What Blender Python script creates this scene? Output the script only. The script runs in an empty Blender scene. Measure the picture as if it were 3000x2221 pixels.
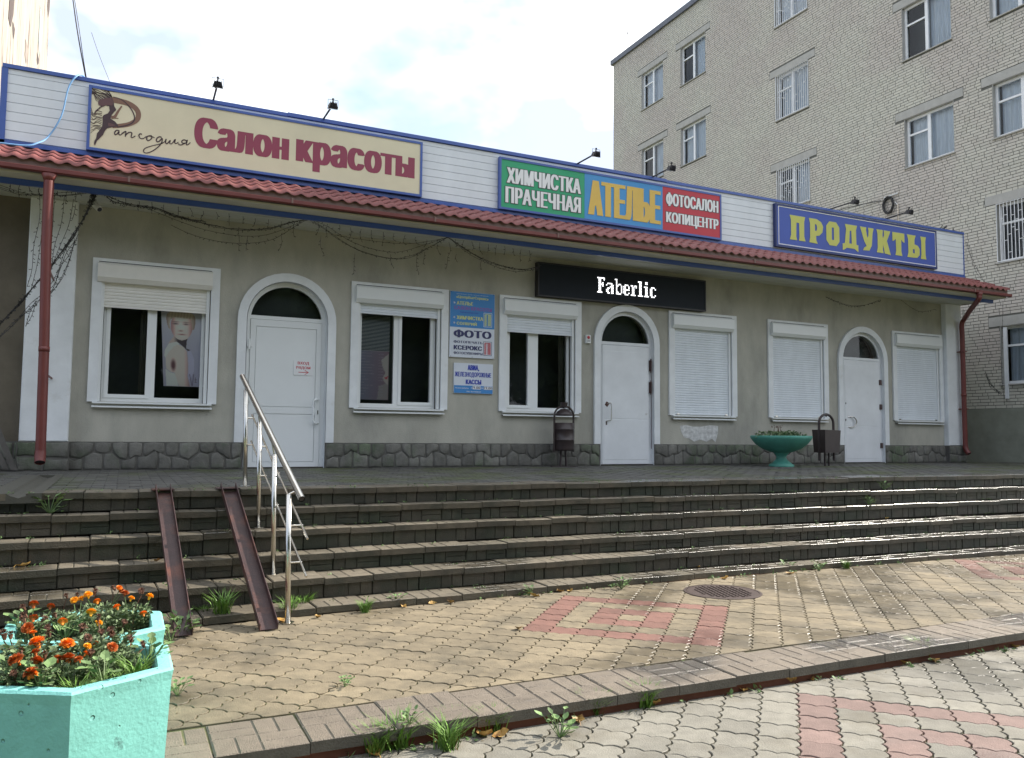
import bpy, math, random
import numpy as np
from mathutils import Vector, Matrix
from mathutils.geometry import tessellate_polygon
random.seed(7); rng = np.random.default_rng(7)
SC = bpy.context.scene
COL = SC.collection
R = math.radians
# ------------------------------------------------------------------ camera
CAM = np.array([-0.94791526, -12.31528126, 0.5253068])
RT = np.array([0.90159205, -0.43248243, 0.00952514]); UP = np.array([-0.03841651, -0.05811572, 0.99757042]); FW = np.array([0.43087812, 0.89976747, 0.06901114])
FPX = 2371.2928
cd = bpy.data.cameras.new('camera'); cam = bpy.data.objects.new('camera', cd); COL.objects.link(cam)
cd.sensor_width = 36; cd.lens = FPX/3000*36; cd.clip_start = .05; cd.clip_end = 2000
m = Matrix(((RT[0], UP[0], -FW[0], CAM[0]), (RT[1], UP[1], -FW[1], CAM[1]), (RT[2], UP[2], -FW[2], CAM[2]), (0, 0, 0, 1)))
cam.matrix_world = m
SC.camera = cam
# ------------------------------------------------------------------ world and sun
SUN_AZ, SUN_EL = 88.5, 38.2       # azimuth from +Y towards +X
w = bpy.data.worlds.new('World'); SC.world = w; w.use_nodes = True
nt = w.node_tree; nt.nodes.clear()
out = nt.nodes.new('ShaderNodeOutputWorld'); bg = nt.nodes.new('ShaderNodeBackground')
sky = nt.nodes.new('ShaderNodeTexSky'); sky.sky_type = 'NISHITA'; sky.sun_disc = False
sky.sun_elevation = R(SUN_EL); sky.sun_rotation = R(SUN_AZ); sky.air_density = 1.2; sky.dust_density = 1.5; sky.ozone_density = 1.0
tc = nt.nodes.new('ShaderNodeTexCoord'); mp = nt.nodes.new('ShaderNodeMapping'); mp.inputs['Scale'].default_value = (1, 1, 1.6)
mp.inputs['Location'].default_value = (.35, .1, .2)
nz = nt.nodes.new('ShaderNodeTexNoise'); nz.inputs['Scale'].default_value = 2.3; nz.inputs['Detail'].default_value = 6; nz.inputs['Roughness'].default_value = .52
rp = nt.nodes.new('ShaderNodeValToRGB'); rp.color_ramp.elements[0].position = .36; rp.color_ramp.elements[1].position = .50
nz2 = nt.nodes.new('ShaderNodeTexNoise'); nz2.inputs['Scale'].default_value = 3.1; nz2.inputs['Detail'].default_value = 5
rp2 = nt.nodes.new('ShaderNodeValToRGB'); rp2.color_ramp.elements[0].position = .36; rp2.color_ramp.elements[1].position = .47
rp2.color_ramp.elements[0].color = (5.2, 5.9, 7.3, 1); rp2.color_ramp.elements[1].color = (11.2, 11.4, 11.6, 1)
mix = nt.nodes.new('ShaderNodeMix'); mix.data_type = 'RGBA'
hsv = nt.nodes.new('ShaderNodeMix'); hsv.data_type = 'RGBA'; hsv.inputs[0].default_value = .62; hsv.inputs[7].default_value = (5.2, 6.7, 8.1, 1)
L = nt.links.new
L(tc.outputs['Generated'], mp.inputs[0]); L(mp.outputs[0], nz.inputs['Vector']); L(mp.outputs[0], nz2.inputs['Vector'])
L(nz.outputs['Fac'], rp.inputs[0]); L(nz2.outputs['Fac'], rp2.inputs[0]); L(rp.outputs[0], mix.inputs[0])
dt = nt.nodes.new('ShaderNodeVectorMath'); dt.operation = 'DOT_PRODUCT'; dt.inputs[1].default_value = (math.sin(R(SUN_AZ-22))*math.cos(R(SUN_EL)), math.cos(R(SUN_AZ-22))*math.cos(R(SUN_EL)), math.sin(R(SUN_EL)))
L(tc.outputs['Generated'], dt.inputs[0])
gl_ = nt.nodes.new('ShaderNodeMapRange'); gl_.inputs[1].default_value = -.7; gl_.inputs[2].default_value = .75; gl_.inputs[3].default_value = 0; gl_.inputs[4].default_value = 1; L(dt.outputs['Value'], gl_.inputs[0])
tn = nt.nodes.new('ShaderNodeMix'); tn.data_type = 'RGBA'; tn.inputs[6].default_value = (.54, .63, .80, 1); tn.inputs[7].default_value = (1.45, 1.45, 1.45, 1)
br = nt.nodes.new('ShaderNodeVectorMath'); br.operation = 'MULTIPLY'      # thin clouds shine more the nearer they stand to the sun
L(sky.outputs[0], hsv.inputs[6]); L(hsv.outputs[2], mix.inputs[6]); L(rp2.outputs[0], mix.inputs[7]); L(mix.outputs[2], br.inputs[0]); L(gl_.outputs[0], tn.inputs[0]); L(tn.outputs[2], br.inputs[1]); L(br.outputs[0], bg.inputs[0])
bg.inputs[1].default_value = .072
L(bg.outputs[0], out.inputs[0])
sd = bpy.data.lights.new('sun', 'SUN'); sd.energy = 5.0; sd.angle = R(.5); sd.color = (1, .93, .82)
sun = bpy.data.objects.new('sun', sd); COL.objects.link(sun)
Ldir = Vector((math.sin(R(SUN_AZ))*math.cos(R(SUN_EL)), math.cos(R(SUN_AZ))*math.cos(R(SUN_EL)), math.sin(R(SUN_EL))))
sun.rotation_euler = Ldir.to_track_quat('Z', 'Y').to_euler(); sun.location = (20, 0, 20)
SC.render.engine = 'CYCLES'
vs = SC.view_settings; vs.view_transform = 'Standard'; vs.look = 'None'; vs.exposure = .78; vs.gamma = 1
try: vs.use_curve_mapping = False
except Exception: pass

# ------------------------------------------------------------------ helpers
def ray(x, y): return FW+RT*(x-1500)/FPX-UP*(y-1110.5)/FPX
def onY(x, y, Y=0.):      # the point of the plane Y=const that stands at that place of the photograph
    d = ray(x, y); q = CAM+d*(Y-CAM[1])/d[1]; return (float(q[0]), Y, float(q[2]))
def onZ(x, y, Z):
    d = ray(x, y); q = CAM+d*(Z-CAM[2])/d[2]; return (float(q[0]), float(q[1]), Z)
def onX(x, y, X):
    d = ray(x, y); q = CAM+d*(X-CAM[0])/d[0]; return (X, float(q[1]), float(q[2]))
def pix(q):
    X = np.array(q, float)-CAM; d = X@FW
    return (1500+FPX*(X@RT)/d, 1110.5-FPX*(X@UP)/d, d)
def inview(q, mg=250):
    x, y, d = pix(q); return d > .2 and -mg < x < 3000+mg and -mg < y < 2221+mg

MATS = {}
def mat(name, col, rough=.8, var=.12, vs_=6., bump=.0, bs=60., metal=0., isl=0., spec=.5, col2=None, c2s=2., c2lo=.5, c2hi=.65, stretch=None, wet=0., emit=0., joint=None, coat=0., wetr=.2, wetd=.62):
    if name in MATS: return MATS[name]
    M = bpy.data.materials.new(name); M.use_nodes = True; t = M.node_tree; N = t.nodes; K = t.links.new
    b = N['Principled BSDF']; b.inputs['Roughness'].default_value = rough; b.inputs['Metallic'].default_value = metal
    b.inputs['Specular IOR Level'].default_value = spec
    if coat: b.inputs['Coat Weight'].default_value = coat
    g = N.new('ShaderNodeNewGeometry')
    pos = g.outputs['Position']
    if stretch:
        mm = N.new('ShaderNodeMapping'); mm.inputs['Scale'].default_value = stretch; K(pos, mm.inputs[0]); pos = mm.outputs[0]
    n = N.new('ShaderNodeTexNoise'); n.inputs['Scale'].default_value = vs_; n.inputs['Detail'].default_value = 6; n.inputs['Roughness'].default_value = .62; K(pos, n.inputs['Vector'])
    mr = N.new('ShaderNodeMapRange'); mr.inputs[1].default_value = .3; mr.inputs[2].default_value = .7; mr.inputs[3].default_value = 1-var; mr.inputs[4].default_value = 1+var; K(n.outputs['Fac'], mr.inputs[0])
    val = mr.outputs[0]
    if isl:
        oi = N.new('ShaderNodeObjectInfo'); a = N.new('ShaderNodeMath'); a.operation = 'ADD'; K(oi.outputs['Random'], a.inputs[0]); K(g.outputs['Random Per Island'], a.inputs[1])
        f = N.new('ShaderNodeMath'); f.operation = 'FRACT'; K(a.outputs[0], f.inputs[0])
        m2 = N.new('ShaderNodeMapRange'); m2.inputs[3].default_value = 1-isl; m2.inputs[4].default_value = 1+isl; K(f.outputs[0], m2.inputs[0])
        mu = N.new('ShaderNodeMath'); mu.operation = 'MULTIPLY'; K(val, mu.inputs[0]); K(m2.outputs[0], mu.inputs[1]); val = mu.outputs[0]
    base = None
    if col2 is not None:
        n2 = N.new('ShaderNodeTexNoise'); n2.inputs['Scale'].default_value = c2s; n2.inputs['Detail'].default_value = 7; n2.inputs['Roughness'].default_value = .65; K(pos, n2.inputs['Vector'])
        r2 = N.new('ShaderNodeMapRange'); r2.inputs[1].default_value = c2lo; r2.inputs[2].default_value = c2hi; K(n2.outputs['Fac'], r2.inputs[0])
        mx = N.new('ShaderNodeMix'); mx.data_type = 'RGBA'; mx.inputs[6].default_value = (*col, 1); mx.inputs[7].default_value = (*col2, 1); K(r2.outputs[0], mx.inputs[0]); base = mx.outputs[2]
    sc = N.new('ShaderNodeVectorMath'); sc.operation = 'SCALE'
    if base is not None: K(base, sc.inputs[0])
    else: sc.inputs[0].default_value = col
    K(val, sc.inputs['Scale']); K(sc.outputs[0], b.inputs['Base Color'])
    if wet:
        # rain water lingering in patches: darker and glossy there; more of it towards +X
        n3 = N.new('ShaderNodeTexNoise'); n3.inputs['Scale'].default_value = 1.1; n3.inputs['Detail'].default_value = 5; K(g.outputs['Position'], n3.inputs['Vector'])
        sx = N.new('ShaderNodeSeparateXYZ'); K(g.outputs['Position'], sx.inputs[0])
        gx = N.new('ShaderNodeMapRange'); gx.inputs[1].default_value = 2; gx.inputs[2].default_value = 9; gx.inputs[3].default_value = 0; gx.inputs[4].default_value = .2*wet; K(sx.outputs[0], gx.inputs[0])
        ad = N.new('ShaderNodeMath'); ad.operation = 'ADD'; K(n3.outputs['Fac'], ad.inputs[0]); K(gx.outputs[0], ad.inputs[1])
        r3 = N.new('ShaderNodeMapRange'); r3.inputs[1].default_value = .54; r3.inputs[2].default_value = .66; K(ad.outputs[0], r3.inputs[0])
        rr = N.new('ShaderNodeMapRange'); rr.inputs[3].default_value = rough; rr.inputs[4].default_value = wetr; K(r3.outputs[0], rr.inputs[0]); K(rr.outputs[0], b.inputs['Roughness'])
        dk = N.new('ShaderNodeMapRange'); dk.inputs[3].default_value = 1; dk.inputs[4].default_value = wetd; K(r3.outputs[0], dk.inputs[0])
        s2 = N.new('ShaderNodeVectorMath'); s2.operation = 'SCALE'; K(sc.outputs[0], s2.inputs[0]); K(dk.outputs[0], s2.inputs['Scale']); K(s2.outputs[0], b.inputs['Base Color']); cw = N.new('ShaderNodeMath'); cw.operation = 'MULTIPLY'; cw.inputs[1].default_value = min(1, max(0, (.42-wetr)/.2)); K(r3.outputs[0], cw.inputs[0]); K(cw.outputs[0], b.inputs['Coat Weight']); b.inputs['Coat Roughness'].default_value = .22
    if bump:
        n4 = N.new('ShaderNodeTexNoise'); n4.inputs['Scale'].default_value = bs; n4.inputs['Detail'].default_value = 5; K(pos, n4.inputs['Vector'])
        bp = N.new('ShaderNodeBump'); bp.inputs['Strength'].default_value = bump; bp.inputs['Distance'].default_value = .01; K(n4.outputs['Fac'], bp.inputs['Height']); K(bp.outputs[0], b.inputs['Normal'])
    if emit:
        b.inputs['Emission Color'].default_value = (*col, 1); b.inputs['Emission Strength'].default_value = emit
    MATS[name] = M; return M
def glassmat(name='window_glass', tint=(.93, .96, .95)):
    M = bpy.data.materials.new(name); M.use_nodes = True; t = M.node_tree; t.nodes.clear(); N = t.nodes; K = t.links.new
    o = N.new('ShaderNodeOutputMaterial'); tr = N.new('ShaderNodeBsdfTransparent'); tr.inputs[0].default_value = (*tint, 1)
    gl = N.new('ShaderNodeBsdfGlossy'); gl.inputs['Roughness'].default_value = .02
    fr = N.new('ShaderNodeFresnel'); fr.inputs[0].default_value = 1.5
    mx = N.new('ShaderNodeMixShader'); K(fr.outputs[0], mx.inputs[0]); K(tr.outputs[0], mx.inputs[1]); K(gl.outputs[0], mx.inputs[2]); K(mx.outputs[0], o.inputs[0])
    MATS[name] = M; return M
def vcolmat(name, rough=.5):
    M = bpy.data.materials.new(name); M.use_nodes = True; t = M.node_tree; N = t.nodes; b = N['Principled BSDF']; b.inputs['Roughness'].default_value = rough
    a = N.new('ShaderNodeVertexColor'); a.layer_name = 'print'; t.links.new(a.outputs[0], b.inputs['Base Color']); return M

ORG = {}
def link(o, parent=None):
    COL.objects.link(o)
    if parent is not None:
        o.parent = parent
        p = ORG.get(parent.name, Vector((0, 0, 0)))
        o.location = -p if parent.name in ORG else (0, 0, 0)
    return o
def tag(o, label=None, cat=None, group=None, kind=None):
    if label: o['label'] = label
    if cat: o['category'] = cat
    if group: o['group'] = group
    if kind: o['kind'] = kind
    return o
def thing(name, loc, label=None, cat=None, group=None, kind=None):
    o = bpy.data.objects.new(name, None); o.empty_display_size = .1; o.location = loc; COL.objects.link(o); ORG[o.name] = Vector(loc)
    return tag(o, label, cat, group, kind)
class MB:
    def __init__(s): s.v = []; s.f = []; s.mi = []; s.cur = 0; s.sm = []; s.smooth = False
    def add(s, vs, fs):
        n = len(s.v); s.v += [tuple(map(float, q)) for q in vs]; s.f += [tuple(i+n for i in f) for f in fs]; s.mi += [s.cur]*len(fs); s.sm += [s.smooth]*len(fs); return s
    def box(s, x0, x1, y0, y1, z0, z1, skip=''):
        v = [(x0, y0, z0), (x1, y0, z0), (x1, y1, z0), (x0, y1, z0), (x0, y0, z1), (x1, y0, z1), (x1, y1, z1), (x0, y1, z1)]
        f = {'b': (0, 3, 2, 1), 't': (4, 5, 6, 7), 'f': (0, 1, 5, 4), 'r': (1, 2, 6, 5), 'k': (2, 3, 7, 6), 'l': (3, 0, 4, 7)}
        return s.add(v, [f[k] for k in 'btfrkl' if k not in skip])
    def bevbox(s, x0, x1, y0, y1, z0, z1, b=.01):
        # box with its front (-Y) edges chamfered
        v = [(x0, y1, z0), (x1, y1, z0), (x1, y1, z1), (x0, y1, z1), (x0, y0+b, z0), (x1, y0+b, z0), (x1, y0+b, z1), (x0, y0+b, z1), (x0+b, y0, z0+b), (x1-b, y0, z0+b), (x1-b, y0, z1-b), (x0+b, y0, z1-b)]
        return s.add(v, [(0, 3, 2, 1)[::-1] and (3, 2, 1, 0), (0, 1, 5, 4), (1, 2, 6, 5), (2, 3, 7, 6), (3, 0, 4, 7), (4, 5, 9, 8), (5, 6, 10, 9), (6, 7, 11, 10), (7, 4, 8, 11), (8, 9, 10, 11)])
    def tube(s, pts, r, n=8, cap=True):
        pts = [Vector(p) for p in pts]; rs = r if isinstance(r, (list, tuple)) else [r]*len(pts); vs = []; pu = None
        for i, p in enumerate(pts):
            d = (pts[min(i+1, len(pts)-1)]-pts[max(i-1, 0)])
            if d.length < 1e-9: d = Vector((0, 0, 1))
            d.normalize()
            if pu is None: u = d.orthogonal().normalized()
            else:
                u = pu-d*pu.dot(d)
                u = u.normalized() if u.length > 1e-6 else d.orthogonal().normalized()
            pu = u; w_ = d.cross(u)
            vs += [tuple(p+(u*math.cos(2*math.pi*k/n)+w_*math.sin(2*math.pi*k/n))*rs[i]) for k in range(n)]
        fs = [(i*n+k, i*n+(k+1) % n, (i+1)*n+(k+1) % n, (i+1)*n+k) for i in range(len(pts)-1) for k in range(n)]
        if cap: fs += [tuple(range(n))[::-1], tuple((len(pts)-1)*n+k for k in range(n))]
        return s.add(vs, fs)
    def prism(s, loops, y0, y1, back=False, sides=True):
        # polygon (with holes) in XZ, extruded from y0 (front) to y1
        pl = [[Vector((x, z, 0)) for x, z in l] for l in loops]; flat = [(x, z) for l in loops for x, z in l]
        tri = tessellate_polygon(pl); n = len(flat); fs = []
        for a, b, c in tri:
            A, B, C = flat[a], flat[b], flat[c]
            if (B[0]-A[0])*(C[1]-A[1])-(B[1]-A[1])*(C[0]-A[0]) < 0: b, c = c, b
            fs.append((a, b, c))
        s.add([(x, y0, z) for x, z in flat], fs)
        if back: s.add([(x, y1, z) for x, z in flat], [t[::-1] for t in fs])
        if sides:
            for l in loops:
                k = len(l); s.add([(x, y0, z) for x, z in l]+[(x, y1, z) for x, z in l], [(i, (i+1) % k, k+(i+1) % k, k+i) for i in range(k)])
        return s
    def lathe(s, prof, c, n=24):
        vs = []; m_ = len(prof)
        for k in range(n):
            a = 2*math.pi*k/n; vs += [(c[0]+r*math.cos(a), c[1]+r*math.sin(a), c[2]+z) for r, z in prof]
        return s.add(vs, [(k*m_+i, ((k+1) % n)*m_+i, ((k+1) % n)*m_+i+1, k*m_+i+1) for k in range(n) for i in range(m_-1)])
    def mesh(s, name, mats):
        me = bpy.data.meshes.new(name); me.from_pydata(s.v, [], s.f)
        for m_ in (mats if isinstance(mats, (list, tuple)) else [mats]): me.materials.append(m_)
        if any(s.mi): me.polygons.foreach_set('material_index', s.mi)
        if any(s.sm): me.polygons.foreach_set('use_smooth', s.sm)
        me.update(); return me
    def obj(s, name, mats, parent=None, **kw):
        return tag(link(bpy.data.objects.new(name, s.mesh(name, mats)), parent), **kw)
def inst(me, name, parent, loc, rz=0., rx=0.):
    o = bpy.data.objects.new(name, me); COL.objects.link(o); o.parent = parent
    p = ORG.get(parent.name, Vector((0, 0, 0))) if parent is not None else Vector((0, 0, 0))
    o.location = Vector(loc)-p; o.rotation_euler = (rx, 0, rz); return o
def copytree(src, loc, rz=0., label=None, group=None, cat=None, sc=1.):
    r = src.copy(); COL.objects.link(r); r.location = loc; r.rotation_euler = (0, 0, rz); r.scale = (sc,)*3
    if label: r['label'] = label
    for ch in src.children:
        c = ch.copy(); COL.objects.link(c); c.parent = r
        for g in ch.children:
            d = g.copy(); COL.objects.link(d); d.parent = c
    return r
def inpoly(P, x, y):
    c = False; n = len(P); j = n-1
    for i in range(n):
        if (P[i][1] > y) != (P[j][1] > y) and x < (P[j][0]-P[i][0])*(y-P[i][1])/(P[j][1]-P[i][1])+P[i][0]: c = not c
        j = i
    return c
_fc = {}
SPC = [1.0]
def glyphs(body, shear=0., sp=1.):
    # outline contours of a word in the built-in font
    k_ = (body, shear, round(sp, 2))
    if k_ in _fc: return _fc[k_]
    cu = bpy.data.curves.new('t', 'FONT'); cu.body = body; cu.size = 1; cu.shear = shear; cu.resolution_u = 3; cu.fill_mode = 'NONE'; cu.space_character = sp
    o = bpy.data.objects.new('t', cu); me = bpy.data.meshes.new_from_object(o)
    E_ = np.array([[*me.vertices[e.vertices[0]].co[:2], *me.vertices[e.vertices[1]].co[:2]] for e in me.edges])
    bpy.data.objects.remove(o); bpy.data.curves.remove(cu); bpy.data.meshes.remove(me)
    _fc[k_] = E_; return E_
def text(body, x0, x1, z0, z1, Y, m_, parent, smear=0., shear=0., n=4, name='lettering'):
    # printed lettering: each thin row of the glyphs (non-zero winding) becomes flat strips; smear broadens the stems
    sp = 1.0 if not smear else 1+min(.2, smear/max(.02, (x1-x0)/len(body))*.40)
    E_ = glyphs(body, shear, sp); a = (min(E_[:, 0].min(), E_[:, 2].min()), min(E_[:, 1].min(), E_[:, 3].min())); b = (max(E_[:, 0].max(), E_[:, 2].max()), max(E_[:, 1].max(), E_[:, 3].max()))
    sx = (x1-x0-smear)/(b[0]-a[0]); sz = (z1-z0)/(b[1]-a[1]); mb = MB(); N_ = int(min(84, max(16, (z1-z0)/.0045)))
    X0, Z0_, X1, Z1_ = (E_[:, 0]-a[0])*sx+x0, (E_[:, 1]-a[1])*sz+z0, (E_[:, 2]-a[0])*sx+x0, (E_[:, 3]-a[1])*sz+z0
    for k in range(N_):
        zb, zt = z0+(z1-z0)*k/N_, z0+(z1-z0)*(k+1)/N_; zc = (zb+zt)/2+1e-7
        up_m = (Z0_ <= zc) & (Z1_ > zc); dn_m = (Z1_ <= zc) & (Z0_ > zc); cr = []
        for mk, sg in ((up_m, 1), (dn_m, -1)):
            for q in np.nonzero(mk)[0]: cr.append((X0[q]+(zc-Z0_[q])/(Z1_[q]-Z0_[q])*(X1[q]-X0[q]), sg))
        cr.sort(); wn = 0; iv = []
        for x, sg in cr:
            if wn == 0: st = x
            wn += sg
            if wn == 0: iv.append([st, x+smear])
        mg = []
        for p in iv:
            if mg and p[0] <= mg[-1][1]: mg[-1][1] = max(mg[-1][1], p[1])
            else: mg.append(p)
        for p in mg: mb.add([(p[0], Y, zb), (p[1], Y, zb), (p[1], Y, zt), (p[0], Y, zt)], [(0, 1, 2, 3)])
    return mb.obj(name, m_, parent)
def poly(loops, Y, m_, parent, name='print'):
    mb = MB()
    for i, l in enumerate(loops if isinstance(loops[0][0][0], (list, tuple)) else [loops]): mb.prism(l, Y, Y, sides=False)
    return mb.obj(name, m_, parent)
def ribbon(mb, pts, wd, Y):
    # flat painted stroke in an XZ plane
    P = [Vector((p[0], p[-1])) for p in pts]; n = len(P); ws = wd if isinstance(wd, (list, tuple)) else [wd]*n; vs = []
    for i, p in enumerate(P):
        d = (P[min(i+1, n-1)]-P[max(i-1, 0)]); d = d.normalized() if d.length > 1e-9 else Vector((1, 0)); q = Vector((-d.y, d.x))*ws[i]*.5
        vs += [(p.x+q.x, Y, p.y+q.y), (p.x-q.x, Y, p.y-q.y)]
    mb.add(vs, [(2*i, 2*i+1, 2*i+3, 2*i+2) for i in range(n-1)])
def smooth(pts, k=5):
    P = [Vector(p) for p in pts]; o = []
    for i in range(len(P)-1):
        a, b, c, d = P[max(i-1, 0)], P[i], P[i+1], P[min(i+2, len(P)-1)]
        for j in range(k):
            t = j/k; o.append(.5*((2*b)+(c-a)*t+(2*a-5*b+4*c-d)*t*t+(3*b-a-3*c+d)*t**3))
    o.append(P[-1]); return o

# ------------------------------------------------------------------ materials
m_plaster = mat('facade_plaster', (.43, .415, .36), .93, .13, 2.2, .5, 90, col2=(.30, .295, .26), c2s=1.3, c2lo=.46, c2hi=.72, stretch=(1, 1, .45))
m_white = mat('white_paint', (.74, .76, .78), .6, .08, 3, .12, 60, col2=(.58, .57, .54), c2s=2.2, c2lo=.6, c2hi=.8)
m_whited = mat('white_door_paint', (.72, .74, .77), .45, .07, 2, .08, 20, col2=(.36, .33, .29), c2s=5, c2lo=.66, c2hi=.78)
m_pvc = mat('white_pvc', (.78, .80, .81), .35, .02, 3)
m_shut = mat('shutter_slats', (.70, .74, .79), .5, .07, 4, stretch=(1, 1, .3))
m_shutw = mat('white_shutter_slats', (.78, .76, .72), .5, .04, 5)
m_cream = mat('cream_soffit', (.60, .57, .48), .8, .08, 3, .1)
m_soffit = mat('soffit_board', (.55, .56, .52), .75, .10, 2, stretch=(1, 8, 1))
m_blue = mat('blue_metal', (.045, .10, .36), .42, .07, 4, coat=.2)
m_brown = mat('brown_fascia', (.20, .12, .10), .55, .08, 2)
m_red = mat('red_pipe_paint', (.155, .036, .030), .45, .12, 5, .05, 30)
m_roof = mat('red_metal_tile', (.23, .066, .060), .5, .08, 4, coat=.1)
m_siding = mat('white_siding', (.73, .76, .80), .5, .07, 2, stretch=(1, 1, .4))
m_stone = mat('plinth_stone', (.15, .145, .13), .85, .25, 9, .6, 50, isl=.22, col2=(.10, .12, .08), c2s=1.3, c2lo=.48, c2hi=.62)
m_mortar = mat('plinth_mortar', (.115, .11, .10), .95, .15, 9, .4)
m_tile = mat('paver_beige', (.205, .166, .108), .8, .20, 11, .5, 120, isl=.15, wet=.9, wetr=.38, wetd=.74, col2=(.135, .112, .075), c2s=1.6, c2lo=.45, c2hi=.62)
m_tiler = mat('paver_red', (.185, .092, .072), .8, .16, 11, .5, 120, isl=.12, wet=.9, wetr=.38, wetd=.74)
m_tilel = mat('paver_grey', (.20, .188, .158), .82, .16, 11, .5, 120, isl=.13, wet=.6, wetr=.38, wetd=.76, col2=(.165, .15, .118), c2s=1.9, c2lo=.5, c2hi=.65)
m_tilelr = mat('paver_pink', (.20, .135, .118), .82, .14, 11, .5, 120, isl=.12, wet=.6, wetr=.38, wetd=.76)
m_joint = mat('sandy_joint', (.13, .12, .06), .95, .3, 30, .4, 80, col2=(.055, .08, .02), c2s=5, c2lo=.45, c2hi=.6)
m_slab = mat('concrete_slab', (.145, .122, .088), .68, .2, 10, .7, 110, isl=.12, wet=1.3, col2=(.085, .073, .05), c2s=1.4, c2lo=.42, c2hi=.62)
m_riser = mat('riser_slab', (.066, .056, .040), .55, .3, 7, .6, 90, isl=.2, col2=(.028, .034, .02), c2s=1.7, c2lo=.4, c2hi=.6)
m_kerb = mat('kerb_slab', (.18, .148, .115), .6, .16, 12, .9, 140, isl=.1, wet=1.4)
m_edge = mat('shaded_slab_edge', (.085, .070, .048), .55, .3, 9, .6, 100, isl=.2, col2=(.045, .042, .028), c2s=2.2, c2lo=.42, c2hi=.6)  # darker copy of the slab colour: shade of the unlit front faces painted in
m_kedge = mat('shaded_kerb_edge', (.10, .09, .072), .55, .25, 9, .6, 100, isl=.15)  # kerb colour darkened for the side faces, their shade put into the colour
m_core = mat('stair_core', (.05, .045, .04), .95, .2)
m_plat = mat('platform_block', (.085, .082, .075), .6, .3, 5, .5, 60, isl=.2, col2=(.07, .08, .035), c2s=.8, c2lo=.48, c2hi=.6)
m_redbase = mat('red_kerb_base', (.16, .06, .035), .9, .2)
m_brick = mat('yellow_brick', (.57, .55, .475), .88, .05, 14, .4, 100, isl=.06, col2=(.54, .49, .44), c2s=.35, c2lo=.42, c2hi=.6)
m_bmort = mat('brick_mortar', (.13, .13, .115), .95, .15)
m_conc = mat('concrete_lintel', (.42, .41, .38), .9, .1, 5, .3)
m_flash = mat('roof_flashing', (.10, .11, .14), .5, .15)
m_steel = mat('stainless_steel', (.62, .60, .56), .22, .05, 30, .05, 200, metal=1)
m_rust = mat('rusty_steel', (.055, .028, .027), .5, .25, 12, .3, 90, metal=.0, col2=(.12, .045, .03), c2s=4)
m_black = mat('black_metal', (.022, .02, .024), .5, .1)
m_binm = mat('dark_brown_enamel', (.045, .032, .032), .4, .12)
m_turq = mat('turquoise_paint', (.20, .53, .48), .7, .10, 9, .28, 60, col2=(.07, .17, .16), c2s=9, c2lo=.66, c2hi=.74)
def pits(M, sc=16.):
    # casting pores: scattered small round holes, darker at the bottom
    t = M.node_tree; N = t.nodes; K = t.links.new; b = N['Principled BSDF']; g = N.new('ShaderNodeNewGeometry'); v = N.new('ShaderNodeTexVoronoi'); v.inputs['Scale'].default_value = sc; K(g.outputs['Position'], v.inputs['Vector'])
    n = N.new('ShaderNodeTexNoise'); n.inputs['Scale'].default_value = 3.5; K(g.outputs['Position'], n.inputs['Vector']); r = N.new('ShaderNodeMapRange'); r.inputs[1].default_value = .42; r.inputs[2].default_value = .7; r.inputs[3].default_value = 0; r.inputs[4].default_value = .30; K(n.outputs['Fac'], r.inputs[0])
    s_ = N.new('ShaderNodeMath'); s_.operation = 'SUBTRACT'; K(r.outputs[0], s_.inputs[0]); K(v.outputs['Distance'], s_.inputs[1]); c = N.new('ShaderNodeMapRange'); c.inputs[1].default_value = 0; c.inputs[2].default_value = .05; c.inputs[3].default_value = 1; c.inputs[4].default_value = 0; K(s_.outputs[0], c.inputs[0])
    old = b.inputs['Normal'].links[0].from_node; bp = N.new('ShaderNodeBump'); bp.inputs['Strength'].default_value = .9; bp.inputs['Distance'].default_value = .012; K(c.outputs[0], bp.inputs['Height']); K(old.outputs[0], bp.inputs['Normal']); K(bp.outputs[0], b.inputs['Normal'])
pits(m_turq)
m_urn = mat('green_urn_paint', (.08, .30, .235), .5, .12, 5, .3, 30)
m_soil = mat('soil', (.035, .025, .018), .95, .4, 30, .8)
m_leaf = mat('marigold_leaf', (.12, .17, .075), .6, .35, 25, isl=.35)
m_leafl = mat('pale_green_leaf', (.13, .21, .07), .6, .3, 20, isl=.3)
m_grass = mat('grass_blade', (.10, .20, .025), .55, .3, 20, isl=.35)
m_or = mat('orange_petal', (.85, .24, .012), .6, .2, 90, isl=.2)
m_yl = mat('yellow_orange_petal', (.90, .42, .015), .6, .2, 90, isl=.2)
m_dr = mat('dark_red_petal', (.48, .11, .015), .6, .3, 90, isl=.3)
m_dry = mat('dry_flower', (.11, .045, .025), .8, .3, 60, isl=.3)
m_dleaf = mat('dry_leaf', (.42, .26, .07), .6, .3, 40, isl=.35, col2=(.30, .11, .03), c2s=14)
m_wire = mat('dark_wire', (.03, .028, .028), .6, .1)
m_bwire = mat('blue_cable', (.16, .35, .62), .5, .05)
m_iron = mat('cast_iron', (.07, .05, .045), .5, .2, 20, .4, 90)
m_dark = mat('dark_interior', (.045, .055, .058), .8, .1)
m_curt = mat('pale_curtain', (.66, .73, .84), .9, .15, 3, stretch=(1, 9, .5))
m_curtd = mat('dark_curtain', (.10, .10, .085), .9, .2, 3, stretch=(9, 1, .5))
m_glass = glassmat()
m_led = mat('led_panel', (.010, .015, .024), .6, .1, spec=.25)
m_ledon = mat('led_lit', (.95, .96, 1.), .5, 0, emit=1.5)
def flat(n, c, r=.5): return mat(n, c, r, .04, 3)

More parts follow.
